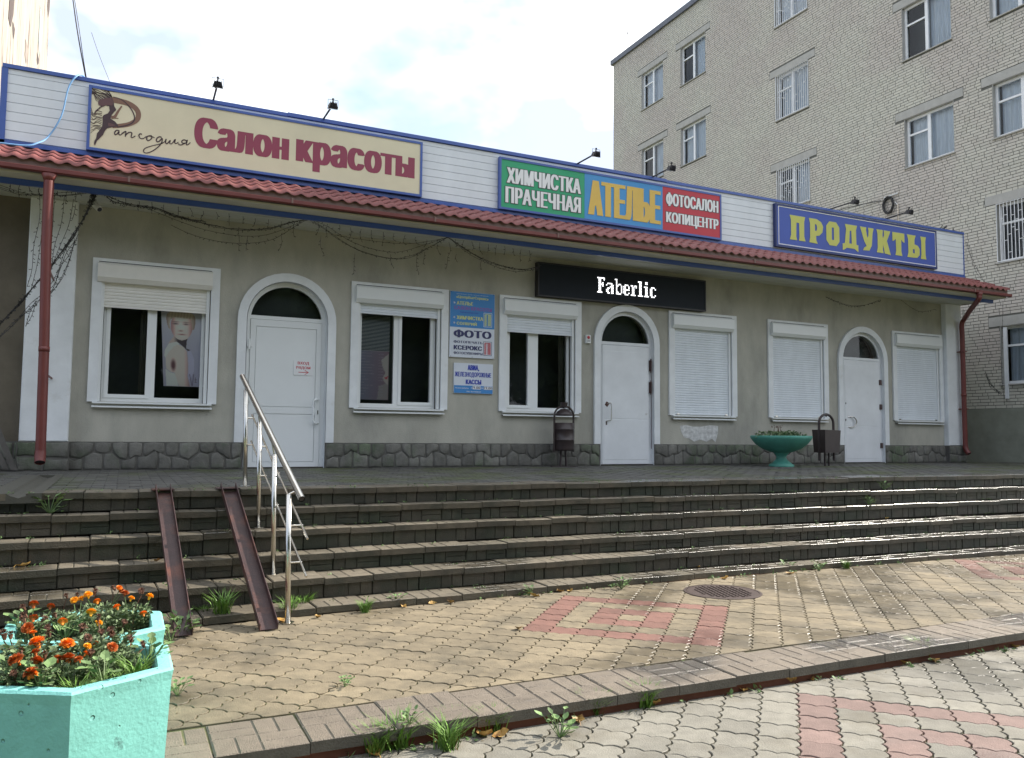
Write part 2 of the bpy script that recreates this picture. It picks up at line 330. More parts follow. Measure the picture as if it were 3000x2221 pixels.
# ------------------------------------------------------------------ ground
g = MB(); g.add([(-150, -150, -1.05), (250, -150, -1.05), (250, 250, -1.05), (-150, 250, -1.05)], [(0, 1, 2, 3)]); g.obj('ground', m_joint, kind='structure')

def tile_poly(a, ti, tj, bulge=.12, shr=.005, n=4):
    # scalloped interlocking paver: each side two shallow arcs; opposite sides match
    def arc(t): return bulge*abs(math.sin(2*math.pi*t))
    P = []
    N_ = 2*n
    for k in range(N_): P.append((k/N_, arc(k/N_)-bulge*.5))                 # bottom, left to right
    for k in range(N_): P.append((1+arc(k/N_)-bulge*.5, k/N_))
    for k in range(N_): P.append((1-k/N_, 1+arc(k/N_)-bulge*.5))
    for k in range(N_): P.append((arc(1-k/N_)-bulge*.5, 1-k/N_))
    P = [((x-.5)*(ti-2*shr), (y-.5)*(tj-2*shr)) for x, y in P]
    c, s = math.cos(a), math.sin(a)
    return [(x*c-y*s, x*s+y*c) for x, y in P]
def tile_mesh(P, th=.02, b=.0024):
    mb = MB(); n = len(P); cx = sum(p[0] for p in P)/n; cy = sum(p[1] for p in P)/n
    def sh(p, d):
        dx, dy = p[0]-cx, p[1]-cy; l = math.hypot(dx, dy) or 1; return (p[0]-dx/l*d, p[1]-dy/l*d)
    vs = [(x, y, -th) for x, y in P]+[(x, y, -b) for x, y in P]+[(*sh(p, b*1.3), 0) for p in P]
    fs = [(i, (i+1) % n, n+(i+1) % n, n+i) for i in range(n)]+[(n+i, n+(i+1) % n, 2*n+(i+1) % n, 2*n+i) for i in range(n)]+[tuple(range(2*n, 3*n))]
    mb.add(vs, fs); return mb
def clip(P, y0, keep_above=True):
    o = []
    for i in range(len(P)):
        a, b = P[i], P[(i+1) % len(P)]; ia = (a[1] >= y0) == keep_above; ib = (b[1] >= y0) == keep_above
        if ia: o.append(a)
        if ia != ib:
            t = (y0-a[1])/(b[1]-a[1]); o.append((a[0]+(b[0]-a[0])*t, y0))
    return o
def ring7(i, j):
    if not (0 <= i < 7 and 0 <= j < 7): return False
    return i in (0, 6) or j in (0, 6) or (2 <= i <= 4 and 2 <= j <= 4 and not (i == 3 and j == 3))
def pavement(name, org, ang, ti, tj, Z, cond, ylo, yhi, isred, mA, mB, irange, jrange):
    root = thing(name, (org[0], org[1], Z), kind='structure')
    P = tile_poly(ang, ti, tj); full = tile_mesh(P); meA = full.mesh('paver', mA); meB = full.mesh('paver', mB)
    c, s = math.cos(ang), math.sin(ang); cand = []
    for i in range(*irange):
        for j in range(*jrange):
            u, v = (i+.5)*ti, (j+.5)*tj; x = org[0]+u*c-v*s; y = org[1]+u*s+v*c
            if not cond(x, y): continue
            if not inview((x, y, Z), 320): continue
            px, py, d = pix((x, y, Z)); cand.append((d, i, j, x, y))
    cand.sort(); rest = MB()
    for k, (d, i, j, x, y) in enumerate(cand):
        dz = random.uniform(-.0025, .0025); tx, ty = random.gauss(0, .004), random.gauss(0, .004)
        WP = [(x+p[0], y+p[1]) for p in P]; cut = False
        if min(p[1] for p in WP) < ylo: WP = clip(WP, ylo, True); cut = True
        if WP and max(p[1] for p in WP) > yhi: WP = clip(WP, yhi, False); cut = True
        if len(WP) < 3: continue
        red = isred(i, j)
        if k < 300 and not cut:
            o = inst(meB if red else meA, 'paver', root, (x, y, Z+dz)); o.rotation_euler = (tx, ty, 0)
        elif k < 300:
            mb = tile_mesh(WP); mb.v = [(a, b, e+Z+dz*.3) for a, b, e in mb.v]; mb.obj('paver', mB if red else mA, root)
        else:
            mb = tile_mesh(WP); rest.cur = 1 if red else 0
            rest.add([(a, b, e+Z+dz+(a-x)*ty*-1+(b-y)*tx) for a, b, e in mb.v], mb.f)
    rest.obj('paver_field', [mA, mB], root, kind='stuff')
    return root
UP_Z, LO_Z = -.9317, -1.035
ub = MB(); ub.box(-7, 17.9, -8.30, -5.3, -1.3, UP_Z-.011)
base = ub.obj('upper_pavement_bed', m_joint, kind='structure')
pavement('upper_pavement', (1.7905, -6.7784), -.7473, .2071, .2006, UP_Z, lambda x, y: -8.06 < y < -5.35 and x > -1.9 and x < 12.5, -7.915, -5.30,
         lambda i, j: ring7(i, j) or ring7(i-19, j-19), m_tile, m_tiler, (-40, 60), (-40, 60))
pavement('lower_pavement', (1.829, -9.5235), -.775, .2075, .2050, LO_Z, lambda x, y: y < -8.2 and x > -.8, -40, -8.334,
         lambda i, j: ring7(i, j), m_tilel, m_tilelr, (-25, 60), (-25, 45))

# ------------------------------------------------------------------ slabs with a moulded brick pattern
def slab(lx, dy, th, seed=0, pad=.0045, gap=.007, front_only=False):
    mb = MB(); mb.cur = 1; mb.box(0, lx, 0, dy, -th, -pad); mb.cur = 0
    h, v = lx/2, lx/2; q = lx/4
    rects = []
    for qi in range(2):
        for qj in range(2):
            x0, y0 = qi*h, qj*v
            if (qi+qj) % 2 == 0: rects += [(x0, x0+q, y0, y0+v), (x0+q, x0+h, y0, y0+v)]
            else: rects += [(x0, x0+h, y0, y0+q), (x0, x0+h, y0+q, y0+v)]
    for x0, x1, y0, y1 in rects:
        y1 = min(y1, dy)
        if y1-y0 < .03: continue
        g_ = gap/2; e = .0045
        a0, a1, b0, b1 = x0+g_, x1-g_, y0+(g_ if y0 > 0 else 0), y1-g_
        mb.add([(a0, b0, -pad), (a1, b0, -pad), (a1, b1, -pad), (a0, b1, -pad), (a0+e, b0+e, 0), (a1-e, b0+e, 0), (a1-e, b1-e, 0), (a0+e, b1-e, 0)], [(4, 5, 6, 7), (0, 1, 5, 4), (1, 2, 6, 5), (2, 3, 7, 6), (3, 0, 4, 7)])
    return mb
SL = .43
kerb = thing('kerb', (1.2, -8.1, -.99), kind='structure')
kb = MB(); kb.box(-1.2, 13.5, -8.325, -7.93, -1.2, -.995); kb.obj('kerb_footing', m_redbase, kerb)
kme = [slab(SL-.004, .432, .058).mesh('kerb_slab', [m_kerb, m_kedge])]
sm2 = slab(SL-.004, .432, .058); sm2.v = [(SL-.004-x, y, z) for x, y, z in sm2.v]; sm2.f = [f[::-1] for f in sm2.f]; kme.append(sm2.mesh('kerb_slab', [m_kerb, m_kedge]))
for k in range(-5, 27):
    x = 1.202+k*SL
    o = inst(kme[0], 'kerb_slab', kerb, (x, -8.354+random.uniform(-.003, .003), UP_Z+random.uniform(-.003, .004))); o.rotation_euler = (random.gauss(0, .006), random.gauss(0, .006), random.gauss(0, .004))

YK = [4.42, 4.583, 4.784, 4.992, 5.282, 5.553]; ZK = [0, -.1678, -.3427, -.5301, -.6923, -.8693]; MK = [.0073, .0057, -.0076, .0089, .0038, .0017]; Q = .00375
def ynose(k, x): xx = min(max(x, -3), 11); return -(YK[k]+MK[k]*x+Q*(xx-5)**2*k/3)
SX0, SX1 = -3.38, 14.0
stairs = thing('stairs', (3, -5, -.93), kind='structure')
core = MB()
xs = np.linspace(SX0, SX1, 14)
for k in range(6):
    zt = ZK[k]-.05; zb = -1.2
    for a, b in zip(xs[:-1], xs[1:]):
        ya, yb = ynose(k, a)+.075, ynose(k, b)+.075; ya2 = ynose(k, a)+.5
        core.add([(a, ya, zb), (b, yb, zb), (b, yb, zt), (a, ya, zt), (a, ya+.6, zt), (b, yb+.6, zt)], [(0, 1, 2, 3), (3, 2, 5, 4)])
core.obj('stair_body', m_core, stairs)
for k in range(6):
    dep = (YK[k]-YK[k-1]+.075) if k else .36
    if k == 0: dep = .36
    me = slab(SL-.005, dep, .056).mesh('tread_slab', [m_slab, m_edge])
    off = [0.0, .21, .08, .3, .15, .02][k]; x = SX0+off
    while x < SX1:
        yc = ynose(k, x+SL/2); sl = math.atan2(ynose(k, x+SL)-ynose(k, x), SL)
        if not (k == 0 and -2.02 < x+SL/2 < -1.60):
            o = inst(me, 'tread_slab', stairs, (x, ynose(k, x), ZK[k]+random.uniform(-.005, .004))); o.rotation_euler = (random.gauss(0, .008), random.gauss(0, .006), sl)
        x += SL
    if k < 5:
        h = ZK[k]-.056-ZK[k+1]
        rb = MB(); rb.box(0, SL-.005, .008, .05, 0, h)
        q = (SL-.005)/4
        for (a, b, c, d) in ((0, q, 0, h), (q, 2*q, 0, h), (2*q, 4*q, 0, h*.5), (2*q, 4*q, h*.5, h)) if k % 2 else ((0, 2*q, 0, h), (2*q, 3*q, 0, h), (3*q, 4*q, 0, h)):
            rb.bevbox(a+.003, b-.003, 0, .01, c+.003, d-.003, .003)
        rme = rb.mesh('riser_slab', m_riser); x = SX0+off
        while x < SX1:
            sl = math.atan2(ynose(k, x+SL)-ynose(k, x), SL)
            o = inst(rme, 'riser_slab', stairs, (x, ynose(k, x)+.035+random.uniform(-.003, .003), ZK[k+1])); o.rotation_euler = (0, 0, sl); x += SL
# footing under the lowest tread
fb = MB(); fb.box(SX0, SX1, -5.56, -5.2, -1.2, -.925); fb.obj('stair_footing', m_redbase, stairs)

# ------------------------------------------------------------------ platform in front of the shop
plat = thing('platform', (5, -2, -.02), kind='structure')
pb = MB(); pb.box(-7, 18, -4.3, .3, -.8, -.07); pb.box(-1.645, 18, -4.12, .3, -.07, -.012, skip='b'); pb.box(-7, -1.815, -4.12, .3, -.07, -.012, skip='b')
pb.obj('platform_bed', m_core, plat)
bl = MB(); y = -4.07; row = 0
while y < -.02:
    x = -3.4+(row % 2)*.11
    while x < 17.9:
        if not (-1.87 < x+.1 < -1.59 and y < -1.3):
            z = random.uniform(-.004, .001); e = .004
            bl.add([(x+e, y+e, -.014), (x+.216, y+e, -.014), (x+.216, y+.106, -.014), (x+e, y+.106, -.014), (x+e+.003, y+e+.003, z), (x+.213, y+e+.003, z), (x+.213, y+.103, z), (x+e+.003, y+.103, z)], [(4, 5, 6, 7), (0, 1, 5, 4), (2, 3, 7, 6), (1, 2, 6, 5), (3, 0, 4, 7)])
        x += .22
    y += .11; row += 1
bl.obj('paving_block', m_plat, plat, kind='stuff')
ch = MB(); prof = [(-1.97, .001), (-1.815, .002), (-1.79, -.018), (-1.73, -.038), (-1.67, -.018), (-1.648, .002), (-1.56, .001)]
for a, b in zip(prof[:-1], prof[1:]):
    ch.add([(a[0]+.02, -4.45, a[1]), (b[0]+.02, -4.45, b[1]), (b[0], -1.24, b[1]), (a[0], -1.24, a[1])], [(0, 1, 2, 3)])
    ch.add([(a[0]+.02, -4.45, a[1]), (b[0]+.02, -4.45, b[1]), (b[0]+.02, -4.45, -.08), (a[0]+.02, -4.45, -.08)], [(3, 2, 1, 0)])
fi_ = MB(); fi_.cur = 0; fi_.box(-2.088, -1.80, -4.452, -4.09, -.056, 0); fi_.obj('edge_filler', m_slab, plat)
ch.box(-1.83, -1.63, -1.25, -1.18, -.07, -.001)
ch.obj('drain_channel', mat('channel_concrete', (.075, .072, .058), .7, .2, 8, .5), plat)

# ------------------------------------------------------------------ the shop
shop = thing('shop_building', (6.5, 0, 0), 'long low shop building with beige plastered front, white arched doors and red canopy', 'shop building')
AT, AP = 2.911, .3826
DOORS = [dict(x0=.498, x1=1.937, b0=.623, b1=1.80), dict(x0=6.553, x1=7.957, b0=6.64, b1=7.745), dict(x0=12.513, x1=13.981, b0=12.6, b1=13.72)]
WINS = [(-1.404, .24, 2.25), (2.167, 3.775, 2.43), (4.697, 6.286, 2.30), (8.18, 9.795, .93), (10.598, 12.229, .93), (14.155, 15.791, .93)]
OZ0, OZ1 = .93, 2.80
WZ0, WZ1 = .9223, 2.8856
WL, WR, WT = -3.4, 16.42, 3.64
def arch(cx, r, zs, n=20, a0=math.pi, a1=0.):
    return [(cx+r*math.cos(a0+(a1-a0)*k/n), zs+r*math.sin(a0+(a1-a0)*k/n)) for k in range(n+1)]
outer = [(WL, 0)]
for d in DOORS:
    cx = (d['x0']+d['x1'])/2; R_ = (d['x1']-d['x0'])/2; r = R_-.125; d['cx'] = cx; d['R'] = R_; d['r'] = r; d['zs'] = AT-R_
    outer += [(cx-r, 0)]+arch(cx, r, d['zs'])+[(cx+r, 0)]
outer += [(WR, 0), (WR, WT), (WL, WT)]
holes = [[(a+.10, OZ0), (a+.10, OZ1), (b-.10, OZ1), (b-.10, OZ0)] for a, b, _ in WINS]
wl = MB(); wl.prism([outer]+holes, 0, .28); wl.obj('facade_wall', m_plaster, shop)
bd = MB(); bd.box(WL, WR, .9, 8, 0, 3.6); bd.box(WR-.25, WR, .28, .9, 0, 3.6); bd.box(WL, WL+.25, .28, .9, 0, 3.6); bd.box(WL-.3, WR+.3, -.6, 8, 3.66, 3.9)
bd.obj('building_body', m_plaster, shop)
dk = MB(); dk.box(WL+.26, WR-.26, .85, .89, 0.01, 3.58); dk.obj('interior_wall', m_dark, shop)
fl_ = MB(); fl_.box(WL+.26, WR-.26, .28, .85, .0, .02); fl_.box(WL+.26, WR-.26, .281, .85, 3.0, 3.02); fl_.obj('interior_floor', m_dark, shop)
sw_ = MB(); sw_.box(WL, -2.162, -.006, -.001, AP, 3.6); sw_.obj('side_wall_panel', mat('dark_brown_plaster', (.14, .12, .09), .95, .2, 2, .3, 60), shop)  # darker brown sheet over the wall left of the pilaster
# plinth of rubble stone, broken by the doors
pl = MB(); spans = []; x = WL
for d in DOORS: spans.append((x, d['cx']-d['r']-.002)); x = d['cx']+d['r']+.002
spans.append((x, WR))
for a, b in spans: pl.box(a, b, -.035, .0, 0, AP)
plinth = pl.obj('plinth', m_mortar, shop)
stones = []
def stone_mesh(P, yb=-.035, dep=.017):
    n = len(P); cx = sum(p[0] for p in P)/n; cz = sum(p[1] for p in P)/n; mb = MB(); mb.smooth = True
    r1 = [(cx+(p[0]-cx)*.96, cz+(p[1]-cz)*.96) for p in P]; r2 = [(cx+(p[0]-cx)*.78, cz+(p[1]-cz)*.78) for p in P]
    d = dep*random.uniform(.7, 1.3)
    vs = [(x, yb, z) for x, z in P]+[(x, yb-d*.6, z) for x, z in r1]+[(x, yb-d, z) for x, z in r2]+[(cx, yb-d*1.12, cz)]
    fs = [(i, (i+1) % n, n+(i+1) % n, n+i) for i in range(n)]+[(n+i, n+(i+1) % n, 2*n+(i+1) % n, 2*n+i) for i in range(n)]+[(2*n+i, 2*n+(i+1) % n, 3*n) for i in range(n)]
    mb.add(vs, fs); return mb
for a, b in spans:
    nx = max(2, round((b-a)/.225)); bx = []
    for row in range(2):
        e = [a+.012]
        for k in range(1, nx): e.append(a+(b-a)*(k+(.25 if row else -.1))/nx+random.uniform(-.045, .045))
        e.append(b-.012); bx.append(e)
    def zm(x): return .195+.05*math.sin(x*9.1)+.03*math.sin(x*23+1)
    for row in range(2):
        e = bx[row]
        for k in range(len(e)-1):
            if e[k+1]-e[k] < .05: continue
            g_ = .008; x0, x1 = e[k]+g_, e[k+1]-g_; mx_ = (x0+x1)/2
            lean = random.uniform(-.03, .03)
            if row == 0: P = [(x0, .012), (mx_, .012-.0), (x1, .012), (x1+lean*.4, zm(x1)*.55), (x1-.012, zm(x1)-g_), (mx_, zm(mx_)-g_), (x0+.012, zm(x0)-g_), (x0+lean*.4, zm(x0)*.5)]
            else: P = [(x0+.012, zm(x0)+g_), (mx_, zm(mx_)+g_), (x1-.012, zm(x1)+g_), (x1, zm(x1)+.07), (x1-.006, AP-.02), (mx_, AP-.006), (x0+.006, AP-.02), (x0, zm(x0)+.07)]
            P = [(min(max(px_, a), b), max(.006, pz_)) for px_, pz_ in P]
            stone_mesh(P).obj('stone', m_stone, plinth)
# pilasters
pa = MB(); pa.bevbox(-2.16, -1.60, -.12, 0, AP, 3.60, .012); pa.obj('pilaster', m_white, shop)
pa = MB(); pa.bevbox(15.80, 16.32, -.12, 0, AP, 3.60, .012); pa.obj('pilaster', m_white, shop)
for a, b in ((-2.18, -1.58), (15.78, 16.34)):
    pm = MB(); pm.box(a, b, -.14, -.035, 0, AP); pp = pm.obj('pilaster_base', m_mortar, shop)
    for (s0, s1, z0, z1) in ((0, .5, 0, .5), (.5, 1, 0, .42), (0, .38, .5, 1), (.38, 1, .44, 1)):
        w_ = b-a; x0, x1, c0, c1 = a+w_*s0+.008, a+w_*s1-.008, AP*z0+.008, AP*z1-.008
        stone_mesh([(x0, c0), ((x0+x1)/2, c0+.01), (x1, c0), (x1-.01, (c0+c1)/2), (x1, c1), ((x0+x1)/2, c1-.01), (x0, c1), (x0+.012, (c0+c1)/2)], -.14).obj('stone', m_stone, pp)

def make_window(i, x0, x1, zs):
    ox0, ox1 = x0+.10, x1-.10
    sf = MB(); sf.prism([[(x0, WZ0), (ox0+.02, WZ0), (ox0+.02, OZ1-.02), (ox1-.02, OZ1-.02), (ox1-.02, WZ0), (x1, WZ0), (x1, WZ1), (x0, WZ1)]], -.035, .0)
    s = sf.obj('window_surround', m_white, shop)
    rv = MB(); rv.box(ox0+.001, ox0+.012, -.034, .27, OZ0, OZ1-.02); rv.box(ox1-.012, ox1-.001, -.034, .27, OZ0, OZ1-.02); rv.box(ox0+.012, ox1-.012, -.034, .27, OZ1-.032, OZ1-.021); rv.obj('window_reveal', mat('cream_reveal', (.66, .63, .54), .7, .05), s)
    si = MB(); si.add([(x0+.06, -.075, .846), (x1-.06, -.075, .846), (x1-.06, -.075, .862), (x0+.06, -.075, .862), (x0+.06, .12, .90), (x1-.06, .12, .90), (x0+.06, -.07, .846), (x1-.06, -.07, .846), (x1-.06, .0, .85), (x0+.06, .0, .85)], [(0, 1, 2, 3), (3, 2, 5, 4), (6, 9, 8, 7)])
    si.box(x0+.065, x1-.065, -.07, .001, .90, .9215); si.obj('window_sill', m_pvc, s)
    bx_ = MB(); a, b = ox0-.035, ox1-.008
    pr = [(-.06, 2.56), (-.10, 2.62), (-.10, 2.795), (-.07, 2.825), (.05, 2.825), (.05, 2.56)]
    vs = [(a, y, z) for y, z in pr]+[(b, y, z) for y, z in pr]; n = len(pr)
    bx_.add(vs, [(k, (k+1) % n, n+(k+1) % n, n+k) for k in range(n)][::1]+[tuple(range(n))[::-1], tuple(range(n, 2*n))])
    bx_.obj('shutter_box', m_shutw if i == 0 else m_pvc, s)
    dl = MB(); dl.box(a+.01, b-.01, -.037, -.03, 2.828, 2.842); dl.obj('painted_shadow_line', m_dark, s)  # thin dark strip painting the shadow line between surround and box
    sh = MB(); z = zs
    while z < 2.56:
        z2 = min(z+.045, 2.57); sh.add([(ox0+.05, .028, z), (ox1-.05, .028, z), (ox1-.05, .02, z+.010), (ox0+.05, .02, z+.010), (ox1-.05, .02, z2-.010), (ox0+.05, .02, z2-.010), (ox1-.05, .028, z2), (ox0+.05, .028, z2)], [(0, 1, 2, 3), (3, 2, 4, 5), (5, 4, 6, 7)]); z += .045
    sh.box(ox0+.05, ox1-.05, .012, .034, zs-.028, zs)
    sh.obj('roller_shutter', m_shutw if i == 0 else m_shut, s)
    for ga, gb in ((ox0+.012, ox0+.055), (ox1-.075, ox1-.030)): gd = MB(); gd.box(ga, gb, .0, .06, .90, 2.57); gd.obj('shutter_guide', m_pvc, s)
    if zs < 1: 
        lk = MB(); lk.box(ox0+.10, ox0+.16, .0, .012, .94, .96); lk.box(ox1-.17, ox1-.11, .0, .012, .94, .96); lk.obj('shutter_lock', m_steel, s); return s
    # frame, sashes and panes
    fy0, fy1 = .10, .17; fx0, fx1 = ox0+.06, ox1-.078
    mids = {0: (-.655, -.575), 1: (2.897, 2.985), 2: (5.33, 5.49)}[i]
    fr = MB(); fr.box(fx0, fx0+.045, fy0, fy1, .93, 2.6); fr.box(fx1-.045, fx1, fy0, fy1, .93, 2.6); fr.box(fx0+.045, fx1-.045, fy0+.002, fy1, .93, 1.0); fr.box(mids[0], mids[1], fy0, fy1, 1.0, 2.6); fr.obj('window_frame', m_pvc, s)
    for (a, b, sash) in ((fx0+.045, mids[0], i != 1), (mids[1], fx1-.045, i != 0)):
        if sash and not (i == 2 and a > 5.4):
            sa = MB(); t = .05; y0, y1 = fy0-.012, fy1-.01
            sa.box(a-.01, a+t-.01, y0, y1, 1.0-.015, 2.6); sa.box(b-t+.01, b+.01, y0, y1, 1.0-.015, 2.6); sa.box(a+t-.01, b-t+.01, y0+.001, y1, 1.0-.015, 1.0+t-.015); sa.obj('sash', m_pvc, s)
            pn = MB(); pn.add([(a+t-.01, .13, 1.03), (b-t+.01, .13, 1.03), (b-t+.01, .13, 2.6), (a+t-.01, .13, 2.6)], [(0, 1, 2, 3)])
        else:
            pn = MB(); pn.add([(a, .13, 1.0), (b, .13, 1.0), (b, .13, 2.6), (a, .13, 2.6)], [(0, 1, 2, 3)])
        pn.obj('pane', m_glass, s)
    return s
wobj = [make_window(i, *wn) for i, wn in enumerate(WINS)]

def make_door(i, d):
    cx, R_, r, zs = d['cx'], d['R'], d['r'], d['zs']
    sm = MB(); P = [(cx-R_, AP)]+arch(cx, R_, zs)+[(cx+R_, AP)]+[(cx+r, AP)]+arch(cx, r, zs)[::-1]+[(cx-r, AP)]
    sm.prism([P], -.045, 0); s = sm.obj('door_surround', m_white, shop)
    lin = MB(); Q1 = [(cx-r, 0)]+arch(cx, r, zs)+[(cx+r, 0)]
    for a, b in zip(Q1[:-1], Q1[1:]):
        k = .988
        a2 = (cx+(a[0]-cx)*k, a[1] if a[1] <= zs else zs+(a[1]-zs)*k); b2 = (cx+(b[0]-cx)*k, b[1] if b[1] <= zs else zs+(b[1]-zs)*k)
        lin.add([(a2[0], -.04, a2[1]), (b2[0], -.04, b2[1]), (b2[0], .22, b2[1]), (a2[0], .22, a2[1])], [(0, 1, 2, 3)])
    lin.obj('door_reveal', m_white, s)
    fy = [.08, .03, .03][i]; ft = .06; ri = r*.988; tz = [2.21, 2.17, 2.19][i]
    fm = MB(); O = [(cx-ri, 0.0)]+arch(cx, ri, zs)+[(cx+ri, 0.0)]
    I1 = [(cx-ri+ft, 0.0), (cx-ri+ft, tz-.0), (cx+ri-ft, tz), (cx+ri-ft, 0)]
    fan_r = ri-ft; h0 = tz+.055; ang = math.asin(max(-1, min(1, (h0-zs)/fan_r)))
    fan = [(cx+fan_r*math.cos(math.pi-ang-(math.pi-2*ang)*k/18), zs+fan_r*math.sin(math.pi-ang-(math.pi-2*ang)*k/18)) for k in range(19)]
    fm.prism([O[:1]+O[1:]+[(cx+ri, 0)]+[(cx+ri-ft, 0), (cx+ri-ft, tz), (cx-ri+ft, tz), (cx-ri+ft, 0)], fan], fy, fy+.07)
    fm.obj('door_frame', m_pvc if i == 0 else m_whited, s)
    pn = MB(); pn.prism([fan], fy+.03, fy+.03, sides=False); pn.obj('fanlight_pane', m_glass, s)
    bk = MB(); bk.prism([fan], fy+.25, fy+.25, sides=False); bk.obj('fanlight_backing', m_dark, s)
    # leaf: frame boards and two recessed panels
    a, b = cx-ri+ft+.005, cx+ri-ft-.005; lf = MB(); z0 = .02; z1 = tz-.006; sw = [.075, .04, .03][i]; mz = [.86, .83, .78][i]
    y0 = fy-.012
    if i == 0:
        lf.prism([[(a, z0), (a, z1), (b, z1), (b, z0)], [(a+sw, .09), (b-sw, .09), (b-sw, mz-.05), (a+sw, mz-.05)], [(a+sw, mz+.05), (b-sw, mz+.05), (b-sw, z1-.10), (a+sw, z1-.10)]], y0, fy+.04)
        for c0, c1 in ((.09, mz-.05), (mz+.05, z1-.10)):
            lf.bevbox(a+sw+.006, b-sw-.006, y0+.004, fy+.03, c0+.006, c1-.006, .004)
            lf.box(a+sw, b-sw, y0+.02, fy+.03, c0, c1)
    else:
        lf.bevbox(a, b, y0, fy+.03, z0, z1, .006)
        lf.bevbox(a+.03, b-.03, y0-.004, y0, mz+.006, z1-.11, .003); lf.bevbox(a+.03, b-.03, y0-.004, y0, .10, mz-.006, .003)
    leaf = lf.obj('door_leaf', m_pvc if i == 0 else m_whited, s)
    th_ = MB(); th_.box(cx-ri, cx+ri, fy-.05, .3, -.0, .018); th_.obj('threshold', m_core, s)
    hd = MB(); yb = y0
    if i == 0:
        x = b-.075; hd.tube(smooth([(x+.05, yb, 1.03), (x, yb-.05, 1.03), (x-.035, yb-.06, .99), (x-.035, yb-.06, .72), (x, yb-.05, .68), (x+.05, yb, .675)], 4), .013, 8)
        hd.obj('pull_handle', m_pvc, s); lk = MB(); lk.box(b-.035, b-.022, yb-.006, yb, .81, .87); lk.obj('lock', m_black, s)
        for z in (1.80, 1.0, .35):
            h = MB(); h.box(a-.05, a+.02, yb-.03, yb, z-.012, z+.07); h.tube([(a-.02, yb-.03, z-.05), (a-.02, yb-.03, z+.10)], .016, 8); h.obj('hinge', m_pvc, s)
    elif i == 1:
        x = a+.14; hd.tube(smooth([(x-.04, yb, 1.10), (x, yb-.05, 1.11), (x+.01, yb-.06, 1.06), (x+.01, yb-.06, .84), (x, yb-.05, .80), (x-.04, yb, .79)], 4), .010, 8); hd.obj('pull_handle', m_steel, s)
        p_ = MB(); p_.prism([[(a+.05, 1.08), (a+.08, 1.14), (a+.12, 1.13), (a+.15, 1.10), (a+.10, 1.04)]], yb-.006, yb); p_.prism([[(a+.07, .72), (a+.07, .79), (a+.10, .79), (a+.10, .72)]], yb-.006, yb); p_.obj('worn_lock_plate', m_rust, s)
        for z in (1.82, 1.42):
            h = MB(); h.box(b-.005, b+.045, yb-.02, yb, z-.10, z+.10); h.tube([(b+.02, yb-.03, z-.13), (b+.02, yb-.03, z+.13)], .012, 8); h.obj('hinge', m_rust, s)
        h = MB(); h.tube([(b+.035, yb-.02, .3), (b+.032, yb-.02, 1.95)], .006, 6); h.obj('latch_rod', m_rust, s)
    else:
        x = a+.10; hd.tube(smooth([(x, yb, .975), (x+.12, yb-.04, .975), (x+.2, yb-.05, .87), (x+.12, yb-.04, .765), (x, yb, .76)], 5), .012, 8); hd.obj('ring_handle', m_steel, s)
        p_ = MB(); p_.box(a+.03, a+.05, yb-.008, yb, .89, .93); p_.box(a+.035, a+.055, yb-.008, yb, 1.24, 1.275); p_.obj('lock', m_black, s)
        for z in (1.74, 1.21, .38):
            h = MB(); h.box(b-.02, b+.04, yb-.02, yb, z-.06, z+.05); h.obj('hinge', m_rust, s)
    return s
dobj = [make_door(i, d) for i, d in enumerate(DOORS)]
# graffiti cover patch
gp = MB(); px_ = [onY(x, y, -.004) for x, y in ((1992, 1248), (2010, 1245), (2030, 1250), (2055, 1250), (2080, 1246), (2104, 1248), (2103, 1270), (2096, 1296), (2086, 1285), (2070, 1294), (2050, 1288), (2034, 1294), (2018, 1284), (2004, 1282), (1996, 1266))]
gp.prism([[(p[0], p[2]) for p in px_]], -.004, -.004, sides=False); gp.obj('white_paint_patch', mat('chalky_white', (.58, .58, .57), .9, .3, 14), shop)

# parapet: siding planks, trims
PL, PR, PY = -2.45, 15.60, -.73
sid = thing('parapet', (6.5, PY, 4.1)); ORG['parapet'] = Vector((6.5, PY, 4.1)); sid.parent = shop; sid.location = Vector((6.5, PY, 4.1))-ORG['shop_building']
z = 4.13; pz = []
while z < 5.02: pz.append((z, min(z+.119, 5.035))); z += .119
for a, b in pz:
    pk = MB(); pk.add([(PL+.04, PY, a+.006), (PR-.01, PY, a+.006), (PR-.01, PY-.002, b-.004), (PL+.04, PY-.002, b-.004), (PL+.04, PY+.02, b), (PR-.01, PY+.02, b), (PL+.04, PY+.02, a), (PR-.01, PY+.02, a)], [(0, 1, 2, 3), (3, 2, 5, 4), (6, 7, 1, 0), (1, 7, 5, 2), (6, 0, 3, 4)])
    pk.obj('siding_plank', m_siding, sid)
pbk = MB(); pbk.box(PL, PR, PY+.02, PY+.12, 3.86, 5.05); pbk.obj('parapet_backing', mat('siding_groove', (.14, .15, .17), .8), sid)
tr = MB(); x = PL-.02
tr.box(PL-.02, 1.0, PY-.025, PY+.16, 5.035, 5.083); tr.box(1.0, 7.6, PY-.03, PY+.16, 5.04, 5.092); tr.box(7.6, PR+.01, PY-.025, PY+.16, 5.03, 5.078)
tr.box(PL-.03, PL+.04, PY-.02, PY+.12, 4.06, 5.034); tr.box(PL-.03, PR+.01, PY-.02, PY+.02, 4.062, 4.118)
tr.box(PR-.012, PR+.012, PY-.01, PY+.12, 4.118, 5.03)
tr.obj('blue_trim', m_blue, sid)
